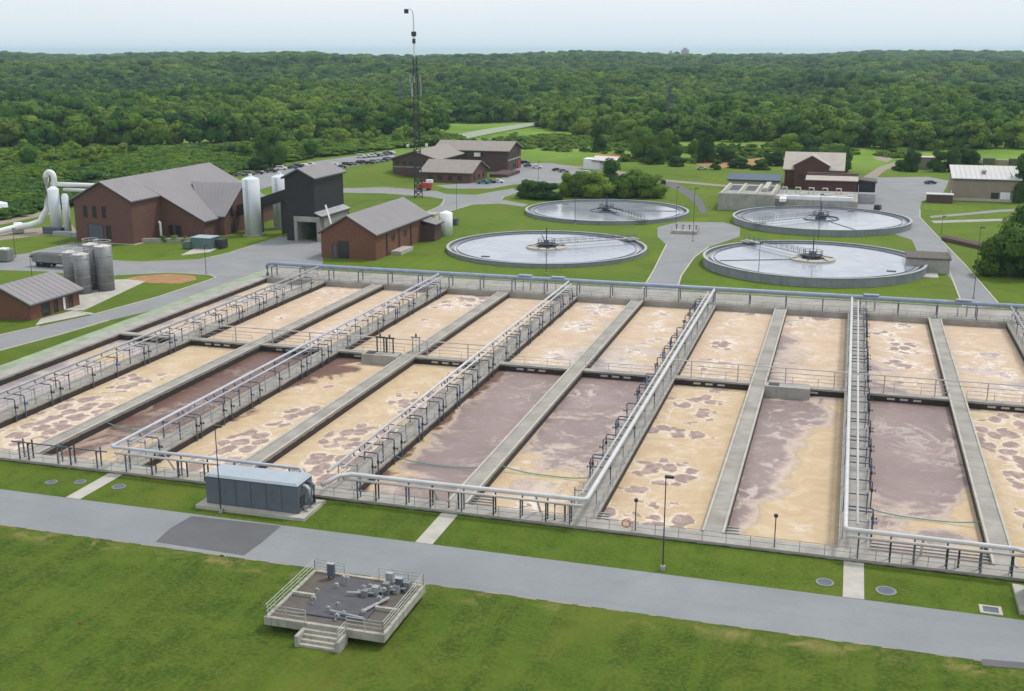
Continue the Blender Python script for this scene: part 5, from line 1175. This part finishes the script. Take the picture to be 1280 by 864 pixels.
for (u, v, kind, c, rz, lb) in ((-139.2, 489.4,'suv','black',10,'black car farthest left in the lot behind the office'), (-134.4, 477.5,'sedan','navy',12,'dark blue car just behind the black one right of the office'), (-129.6, 473.4,'sedan','white',15,'white car right of the two dark cars beside the office'), (-118.1, 464.5,'sedan','black',5,'black car parked alone at the right of the office lot'), (-114.3, 460.5,'sedan','grey',5,'dark grey car at the end of the office lot'), (-133.4, 410.1,'pickup','teal',8,'teal pickup parked before the office wing'), (-131.6, 413.5,'sedan','black',10,'black car between the teal pickup and the white car'), (-129.0, 415.4,'sedan','white',8,'white car parked right of the teal pickup'), (9.3, 376.8,'suv','black',80,'black car beside the concrete works at the yard'), (-102.9, 452.3,'pickup','white',8,'white pickup parked by the canopy stall'), (-67.7, 429.5,'suv','black',100,'black car at the upper end of the dark curved path'), (-60.5, 488.4,'sedan','silver',0,'small silver vehicle on the grass by the bare dirt'), (29.6, 458.1,'sedan','black',30,'black car parked beside the small brown shed')):
    x, y = u, v; place_car(kind, c, x, y, R(rz), lb)
for k in protos.values():
    for ch in list(k.children): bpy.data.objects.remove(ch)
    bpy.data.objects.remove(k)
x, y = (-146.8, 384.7)
t = thing('utility_truck', 'red and white service truck at the foot of the lattice mast', 'truck', (x, y, 0))
MB().box(x - 1.6, x + 1.9, y - 1.1, y + 1.1, .8, 2.8).build('cargo_box', M['red'], t); b = MB(); b.hull([(x - 3.4, y - 1, .6), (x - 1.62, y - 1, .6), (x - 1.62, y + 1, .6), (x - 3.4, y + 1, .6)], [(x - 2.8, y - .9, 2.3), (x - 1.62, y - .9, 2.3), (x - 1.62, y + .9, 2.3), (x - 2.8, y + .9, 2.3)]); b.build('cab', M['red'], t)
MB().box(x + .2, x + 2.4, y - .9, y + .9, 2.8, 3.9).build('equipment', M['white_paint'], t)
for sx_ in (-2.4, .9):
    for sy in (-1.12, .87): MB().tube([(x + sx_, y + sy, .5), (x + sx_, y + sy + .25, .5)], .5, 12).build('wheel', M['tyre'], t)
# two tiny towers on the horizon
for ang, d, hh, ww, lb in ((-.142, 6000, 62, 18, 'taller of the two distant tower blocks on the horizon'), (-.154, 6000, 48, 10, 'smaller of the two distant tower blocks on the horizon')):
    x, y = d * math.sin(ang), d * math.cos(ang); t = thing('tower_block', lb, 'building', (x, y, 0)); MB().box(x - ww, x + ww, y, y + 30, -20, hh).build('wall', M['concrete'], t); MB().box(x - ww / 2, x + ww / 2, y, y + 20, hh, hh + 9).build('plant_room', M['concrete'], t)

# ---------------------------------------------------------------- trees
def crown_mesh(name, seed, lobes, leaves, size, flat=.85, mname='leaf', spread=1.0, hull=True, low=.10):
    """unit crown (about 1 high, 1 wide, base at z 0): leaf cards over several lobes, loose edge"""
    r = np.random.default_rng(seed)
    c = []
    for i in range(lobes):
        a = r.uniform(0, 2 * math.pi); z = r.uniform(low, .78); rr_ = spread * (.34 if z < .6 else .22) * math.sqrt(r.uniform(.05, 1))
        if i == 0: a, rr_, z = 0, 0, .70
        if i == 1: a, rr_, z = 0, 0, .42
        rad = r.uniform(.15, .24) * (1.1 if z < .6 else .92)
        c.append((rr_ * math.cos(a), rr_ * math.sin(a), z, rad))
    V = []; F = []
    n = leaves; li = r.integers(0, lobes, n)
    d = r.normal(size=(n, 3)); d /= np.linalg.norm(d, axis=1)[:, None]
    d[:, 2] = np.where(d[:, 2] < -.45, -d[:, 2], d[:, 2])
    C_ = np.array(c); rad = C_[li, 3] * (r.uniform(.72, 1.12, n))
    P = C_[li, :3] + d * rad[:, None] * np.array([1, 1, flat])
    nrm = d + r.normal(size=(n, 3)) * .45; nrm /= np.linalg.norm(nrm, axis=1)[:, None]
    up = np.array([0, 0, 1.0]); t1 = np.cross(nrm, up + r.normal(size=(n, 3)) * .3); t1 /= np.linalg.norm(t1, axis=1)[:, None] + 1e-9
    t2 = np.cross(nrm, t1); s = size * r.uniform(.6, 1.35, n)
    for a_, b_ in ((-1, -.6), (.9, -1), (1, .7), (-.7, 1)):
        V.append(P + t1 * (a_ * s)[:, None] + t2 * (b_ * s)[:, None])
    nv = d * .6 + (P - np.array([0, 0, .35])) * 1.1 + nrm * .35; nv /= np.linalg.norm(nv, axis=1)[:, None]; NV = np.repeat(nv, 4, axis=0).tolist()
    V = np.stack(V, 1).reshape(-1, 3); F = np.arange(n * 4).reshape(n, 4).tolist()
    V = V.tolist()
    if hull:
        for (x, y, z, q) in c:
            b_ = len(V); m_ = bmesh.new(); bmesh.ops.create_icosphere(m_, subdivisions=1, radius=q * .86)
            for v_ in m_.verts: NV.append(tuple(v_.co.normalized())); V.append((x + v_.co.x, y + v_.co.y, z + v_.co.z * flat))
            for f_ in m_.faces: F.append([b_ + v_.index for v_ in f_.verts])
            m_.free()
    me = bpy.data.meshes.new(name); me.from_pydata(V, [], F); me.materials.append(M[mname]); me.polygons.foreach_set('use_smooth', [True] * len(F)); me.normals_split_custom_set_from_vertices(NV); return me
forest_protos = [crown_mesh('crown', 10 + i, 9 + i % 3, 620, .042) for i in range(6)]
yellow_protos = [crown_mesh('crown', 40 + i, 9, 620, .042, mname='leaf_yellow') for i in range(2)]
shrub_protos = [crown_mesh('crown', 60 + i, 7, 360, .06, flat=.8, mname='leaf_yellow' if i else 'leaf', low=.1) for i in range(3)]
fine_protos = [crown_mesh('crown', 80 + i, 17, 4200, .022, low=.06,  mname='leaf_dark' if i < 2 else ('leaf' if i == 2 else 'leaf_yellow')) for i in range(4)]
def trunk_mesh():
    b = MB(); b.tube([(0, 0, -.05), (.01, 0, .25), (-.01, .01, .6)], [.035, .026, .012], 7)
    for a in (0, 2.1, 4.2): b.tube([(0, 0, .25), (.12 * math.cos(a), .12 * math.sin(a), .42), (.2 * math.cos(a), .2 * math.sin(a), .56)], [.016, .011, .005], 5)
    me = bpy.data.meshes.new('trunk'); me.from_pydata(b.v, [], b.f); me.materials.append(M['trunk']); return me
TRUNK = trunk_mesh()
def tree(me, x, y, wd, ht, label, group=None, name='tree', cat='tree', rz=None, z=None, trunk=True):
    z = hill(x, y) if z is None else z
    t = thing(name, label, cat, (x, y, z - .1), group)
    t.rotation_euler.z = random.uniform(0, 6.28) if rz is None else rz
    c = bpy.data.objects.new('crown', me); COL.objects.link(c); c.parent = t; c.scale = (wd * 1.1, wd * 1.1, ht)
    if trunk: k_ = bpy.data.objects.new('trunk', TRUNK); COL.objects.link(k_); k_.parent = t; k_.scale = (ht, ht, ht)
    return t
rt = random.Random(21)
# bushes behind the far left clarifier
for i, (u, v, w_, h, p_, lb) in enumerate(((-104.4, 374.2,10,7,0,'round dark bush farthest left of the group behind the far left clarifier'), (-98.0, 371.5,10,6.5,1,'round dark bush second from the left behind the far left clarifier'), (-92.8, 383.4,8,9,3,'green bush with an upright crown right of the two round dark bushes'), (-88.5, 382.3,13,10,2,'broad mid green bush left of the centre of the bush group'), (-83.5, 381.5,12,10,3,'broad light green bush in the middle of the bush group'), (-79.6, 392.1,11,13.5,1,'tallest, darkest bush of the group behind the far left clarifier'), (-74.7, 386.4,9,9,0,'dark bush just right of the tallest one'), (-70.3, 385.4,13,11,2,'broad green bush right of the dark ones'), (-65.8, 386.7,11,9,3,'light green bush at the right end of the group'))):
    x, y = u, v; tree(fine_protos[p_], x, y, w_, h, lb, name='bush', cat='bush')
# large trees at the right edge
for (u, v, w_, h, p_, lb) in ((35.8, 268.8,13,13.5,2,'big dark tree at the right edge, lower left part of the clump'), (39.8, 270.9,14,17,1,'big dark tree at the right edge, rightmost of the clump'), (40.1, 286.4,12,14.5,2,'big dark tree at the right edge, behind the other two'), (54.8, 411.0,9,17,1,'dark tall tree at the right edge beside the tan warehouse'), (58.2, 416.4,10,15,0,'second dark tree at the right edge beside the tan warehouse'),
    (24.6, 504.7,6.5,10.5,0,'dark narrow tree left of the small pale shed'), (34.9, 507.7,8,10,1,'dark round tree right of the small pale shed'), (40.8, 511.2,8,11.5,0,'dark round tree third from the yard entrance'), (45.6, 516.1,8.5,11.5,1,'dark round tree fourth from the yard entrance'), (50.0, 515.6,6.5,9.5,0,'dark round tree at the right end of the row behind the warehouse'), (20.6, 508.7,7,5,0,'low dark bush left of the narrow dark tree'),
    (-121.9, 562.1,8,15,1,'dark tree standing alone in the meadow'), (-85.0, 507.2,9,10,0,'dark round tree in the meadow below the power pylon'), (-92.2, 525.4,12,17,3,'taller light green tree in the meadow beside the dark round one'), (-83.4, 523.8,12,16,3,'light green tree right of the dark round one in the meadow'), (-79.0, 529.3,8,13,3,'light green tree beneath the power pylon'), (-73.0, 499.3,7,5,0,'low dark bush right of the meadow trees'), (-120.8, 627.6,15,14,3,'spreading tree left of the meadow tree group'), (-152.6, 656.4,13,13,3,'rounded tree at the top left of the meadow'),
    (-71.6, 540.0,6,10,3,'slim tree at the left of the pair beside the bare dirt'), (-62.6, 521.8,8,14,0,'dark upright tree above the bare dirt'), (-55.7, 527.9,10,8,0,'dark spreading bush right of the upright dark tree'), (-54.9, 490.0,5,5,1,'small dark bush in the bare dirt'), (-45.7, 499.9,9,5,0,'low dark bush on the bare dirt'), (-36.9, 495.3,8,5,1,'low dark bush near the blue roofed shed'), (-31.9, 515.2,9,7,0,'dark bush left of the maroon barn'), (-2.7, 495.0,7,12,0,'dark tree right behind the maroon barn'),
    (-8.0, 529.9,12,10,3,'green tree behind the right part of the barn'), (-30.4, 565.4,13,12,3,'green tree behind the left part of the barn'), (-244.3, 449.0,14,19,3,'big rounded light green tree above the long parking lot'), (-242.7, 434.8,9,6,0,'dark bush beside the big rounded tree above the long parking lot'), (-20.5, 582.2,12,11,0,'dark tree rising behind the barn roof')):
    x, y = u, v; tree(fine_protos[p_], x, y, w_, h, lb)
# shrubs at the foot of the large brick building
for q, (x, y) in enumerate(((-172, 256.5), (-169.6, 257.6), (-166.8, 258.6))): tree(shrub_protos[q], x, y, 2.6, 2.0, ['left', 'middle', 'right'][q] + ' low shrub behind the pale wall at the large building', 'shrubs by the large building', name='shrub', cat='shrub', trunk=False)

# wood edge: individual trees
edge = [(-465.2, 451.7), (-421.1, 489.4), (-391.2, 514.1), (-353.6, 530.6), (-326.7, 567.3), (-300.1, 613.2), (-263.8, 648.1), (-240.5, 669.6)]
edge2 = [(-201.6, 745.7), (-180.3, 714.2), (-143.2, 687.0), (-102.2, 645.3), (-71.1, 648.2), (-28.1, 660.8), (6.1, 619.9), (29.5, 616.5), (65.7, 637.4), (107.2, 660.2), (143.5, 670.9)]
def edge_y(e, x):
    for (xa, ya), (xb, yb) in zip(e[:-1], e[1:]):
        if min(xa, xb) <= x <= max(xa, xb) and xa != xb: return ya + (yb - ya) * (x - xa) / (xb - xa)
    return None
indiv = []
def line_trees(e, rows, sp, hts, label, group, protos_):
    for rw in range(rows):
        L_ = 0
        for (xa, ya), (xb, yb) in zip(e[:-1], e[1:]):
            l = math.hypot(xb - xa, yb - ya); n = max(1, int(l / sp)); nx_, ny_ = -(yb - ya) / l, (xb - xa) / l
            for i in range(n):
                s = (i + rt.uniform(0, .9)) / n; d = rw * sp * .9 + rt.uniform(-2.5, 2.5)
                x, y = xa + (xb - xa) * s + nx_ * d, ya + (yb - ya) * s + ny_ * d
                h = rt.uniform(*hts)
                pr = rt.choice(protos_); tree(pr, x, y, h * rt.uniform(.85, 1.15), h, ('pale ' if pr in yellow_protos else 'mid green ') + ('tall ' if h > hts[0] * .5 + hts[1] * .5 else 'lower ') + label, group)
                indiv.append((x, y))
line_trees(edge, 2, 9.5, (12, 19), 'broadleaf tree in the wood edge beyond the left buildings', 'trees of the left wood edge', forest_protos[:3] + yellow_protos)
line_trees(edge2, 2, 9.0, (11, 17), 'broadleaf tree in the wood edge beyond the meadow', 'trees of the right wood edge', forest_protos[2:] + yellow_protos)
bp_ = [(-309.9, 537.9), (-275.4, 582.3), (-250.2, 614.6), (-227.9, 634.3), (-204.9, 603.0), (-228.9, 551.0), (-242.3, 494.2), (-249.0, 463.0), (-272.6, 472.4)]
bq_ = [(-327.5, 353.0), (-410.7, 444.8), (-366.2, 480.7), (-319.3, 514.2), (-299.5, 481.9), (-301.7, 375.1)]
def inside(x, y, P):
    c = False
    for (xa, ya), (xb, yb) in zip(P, P[1:] + P[:1]):
        if (ya > y) != (yb > y) and x < (xb - xa) * (y - ya) / (yb - ya) + xa: c = not c
    return c
for P_, n_ in ((bp_, 34), (bq_, 22)):
    k_ = 0
    while k_ < n_:
        x, y = rt.uniform(-560, -180), rt.uniform(330, 660)
        if not inside(x, y, P_): continue
        k_ += 1; h = rt.uniform(6, 11); pr = rt.choice(yellow_protos + forest_protos[:2])
        tree(pr, x, y, h * rt.uniform(.9, 1.2), h, ('pale' if pr in yellow_protos else 'mid green') + (' tree in the scrub left of the lattice mast' if P_ is bp_ else ' tree in the scrub beyond the large brick building'), 'small trees in the scrub')
print('edge trees', len(indiv))

# ---- the far forest: one mass, instanced
def scatter(name, pts, scl, meshes, label):
    src = bpy.data.collections.new(name + '_sources')
    for m_ in meshes: src.objects.link(bpy.data.objects.new('crown_source', m_))
    me = bpy.data.meshes.new(name); me.from_pydata([tuple(p) for p in pts], [], [])
    a = me.attributes.new('scl', 'FLOAT_VECTOR', 'POINT'); a.data.foreach_set('vector', np.asarray(scl, dtype=np.float32).ravel())
    a = me.attributes.new('rot', 'FLOAT', 'POINT'); a.data.foreach_set('value', rng.uniform(0, 6.28, len(pts)).astype(np.float32))
    o = bpy.data.objects.new(name, me); COL.objects.link(o); tag(o, label, kind='stuff')
    g = bpy.data.node_groups.new(name, 'GeometryNodeTree')
    g.interface.new_socket('Geometry', in_out='INPUT', socket_type='NodeSocketGeometry'); g.interface.new_socket('Geometry', in_out='OUTPUT', socket_type='NodeSocketGeometry')
    gi, go = g.nodes.new('NodeGroupInput'), g.nodes.new('NodeGroupOutput'); ip = g.nodes.new('GeometryNodeInstanceOnPoints')
    ci = g.nodes.new('GeometryNodeCollectionInfo'); ci.inputs['Collection'].default_value = src; ci.inputs['Separate Children'].default_value = True; ci.inputs['Reset Children'].default_value = True
    a1 = g.nodes.new('GeometryNodeInputNamedAttribute'); a1.data_type = 'FLOAT_VECTOR'; a1.inputs['Name'].default_value = 'scl'
    a2 = g.nodes.new('GeometryNodeInputNamedAttribute'); a2.data_type = 'FLOAT'; a2.inputs['Name'].default_value = 'rot'
    cx = g.nodes.new('ShaderNodeCombineXYZ'); rv = g.nodes.new('FunctionNodeRandomValue'); rv.data_type = 'INT'
    for s_ in rv.inputs:
        if s_.name == 'Max' and s_.type == 'INT': s_.default_value = len(meshes) - 1
        if s_.name == 'Min' and s_.type == 'INT': s_.default_value = 0
    g.links.new(gi.outputs[0], ip.inputs['Points']); g.links.new(ci.outputs[0], ip.inputs['Instance']); ip.inputs['Pick Instance'].default_value = True
    iv = [s_ for s_ in rv.outputs if s_.type == 'INT'][0]; g.links.new(iv, ip.inputs['Instance Index'])
    g.links.new(a1.outputs['Attribute'], ip.inputs['Scale']); g.links.new(a2.outputs['Attribute'], cx.inputs['Z']); g.links.new(cx.outputs[0], ip.inputs['Rotation'])
    g.links.new(ip.outputs[0], go.inputs[0])
    md = o.modifiers.new('scatter', 'NODES'); md.node_group = g
    return o
def in_view(x, y, m=.08): 
    a = math.atan2(x, y); return -.289 - .45 - m < a < -.289 + .45 + m
pts, scl = [], []
ea = np.array(edge); 
for lo, hi, sp, k_ in ((430, 1500, 10.8, 1.0), (1500, 2700, 15.5, 1.5), (2700, 5200, 23, 2.4)):
    area = .5 * 1.06 * (hi ** 2 - lo ** 2); n = int(area / sp ** 2)
    rad = np.sqrt(rng.uniform(lo ** 2, hi ** 2, n)); an = rng.uniform(-.82, .24, n)
    for r_, a_ in zip(rad, an):
        x, y = r_ * math.sin(a_), r_ * math.cos(a_)
        e1 = edge_y(edge, x); e2 = edge_y(edge2, x)
        if e1 is not None and e2 is None: ok = e1 + 17 < y < e1 + 34 or y > e1 + 125
        elif e2 is not None: ok = y > e2 + 17
        elif x < edge[0][0]: ok = y > 470
        elif edge[-1][0] <= x <= edge2[0][0]: ok = y > 812
        else: ok = y > 640
        if not ok: continue
        h = rng.triangular(10, 14, 22) * (1 if k_ == 1 else 1.0 + .10 * k_)
        pts.append((x, y, hill(x, y) - .5)); wq = rng.uniform(12, 20) * k_; scl.append((wq * 1.15, wq * 1.15, h))
print('forest', len(pts))
scatter('forest', pts, scl, forest_protos + yellow_protos, 'unbroken broadleaf forest covering the hills to the horizon')
# brush between the plant and the left wood edge, and hedgerow scrub in the meadow
pts, scl = [], []
poly_b = [(-263.7, 263.8), (-432.7, 438.3), (-404.3, 469.6), (-364.4, 490.9), (-322.0, 518.5), (-297.8, 541.5), (-275.4, 582.3), (-250.2, 614.6), (-227.9, 634.3), (-204.9, 603.0), (-209.8, 583.9), (-228.9, 551.0), (-242.3, 494.2), (-250.5, 454.7), (-243.0, 407.8), (-236.8, 353.1), (-244.1, 302.1), (-242.5, 278.5)]
def inside(x, y, P):
    c = False
    for (xa, ya), (xb, yb) in zip(P, P[1:] + P[:1]):
        if (ya > y) != (yb > y) and x < (xb - xa) * (y - ya) / (yb - ya) + xa: c = not c
    return c
while len(pts) < 7000:
    x, y = rng.uniform(-640, -190), rng.uniform(270, 690)
    if not inside(x, y, poly_b): continue
    h = rng.uniform(2.0, 3.8) * (1 + .7 * (math.sin(x * .04) * math.cos(y * .05) > .5)); wq = rng.uniform(4, 10)
    pts.append((x, y, hill(x, y) - .2)); scl.append((wq * 1.2, wq * 1.2, h))
scatter('brush', pts, scl, shrub_protos, 'dense low green brush between the plant and the left wood edge')
pts, scl = [], []
zones = [([(-202.7, 603.6), (-172.5, 664.2), (-131.9, 655.8), (-83.6, 609.7), (-26.7, 632.0), (4.1, 599.1), (2.2, 579.5), (-40.2, 586.1), (-77.4, 565.5), (-119.3, 593.8), (-153.1, 589.4), (-179.0, 545.4)], 700), ([(-111.7, 537.0), (-72.6, 531.2), (-40.2, 586.1), (-38.2, 558.6), (-69.3, 508.0), (-98.9, 511.1)], 120), ([(9.8, 591.1), (29.1, 606.4), (31.6, 579.1), (16.7, 565.9)], 60), ([(-195.5, 657.5), (-136.4, 654.5), (-95.9, 606.1), (-98.6, 549.9), (-140.4, 556.7), (-167.1, 569.1)], 260)]
for P_, n in zones:
    k_ = 0; X = [p[0] for p in P_]; Y = [p[1] for p in P_]
    while k_ < n:
        x, y = rng.uniform(min(X), max(X)), rng.uniform(min(Y), max(Y))
        if not inside(x, y, P_): continue
        k_ += 1
        h = rng.uniform(.8, 3.0); wq = rng.uniform(2.5, 6); pts.append((x, y, -.2)); scl.append((wq * 1.2, wq * 1.2, h))
scatter('meadow_scrub', pts, scl, shrub_protos, 'loose low scrub dotted over the meadow beyond the plant')

# ---------------------------------------------------------------- haze
HAZE = 0.00008
if HAZE:
    hz = MB().box(-6600, 2700, -200, 9100, -3.5, 75).build('haze', [], None)
    hm = bpy.data.materials.new('haze air'); hm.use_nodes = True; ht = hm.node_tree; ht.nodes.clear()
    pv = N(ht, 'ShaderNodeVolumePrincipled'); pv.inputs['Color'].default_value = (.64, .86, .96, 1); pv.inputs['Density'].default_value = HAZE; pv.inputs['Anisotropy'].default_value = .2
    ho = N(ht, 'ShaderNodeOutputMaterial'); L(ht, pv.outputs[0], ho.inputs['Volume']); hz.data.materials.append(hm); hz['kind'] = 'stuff'
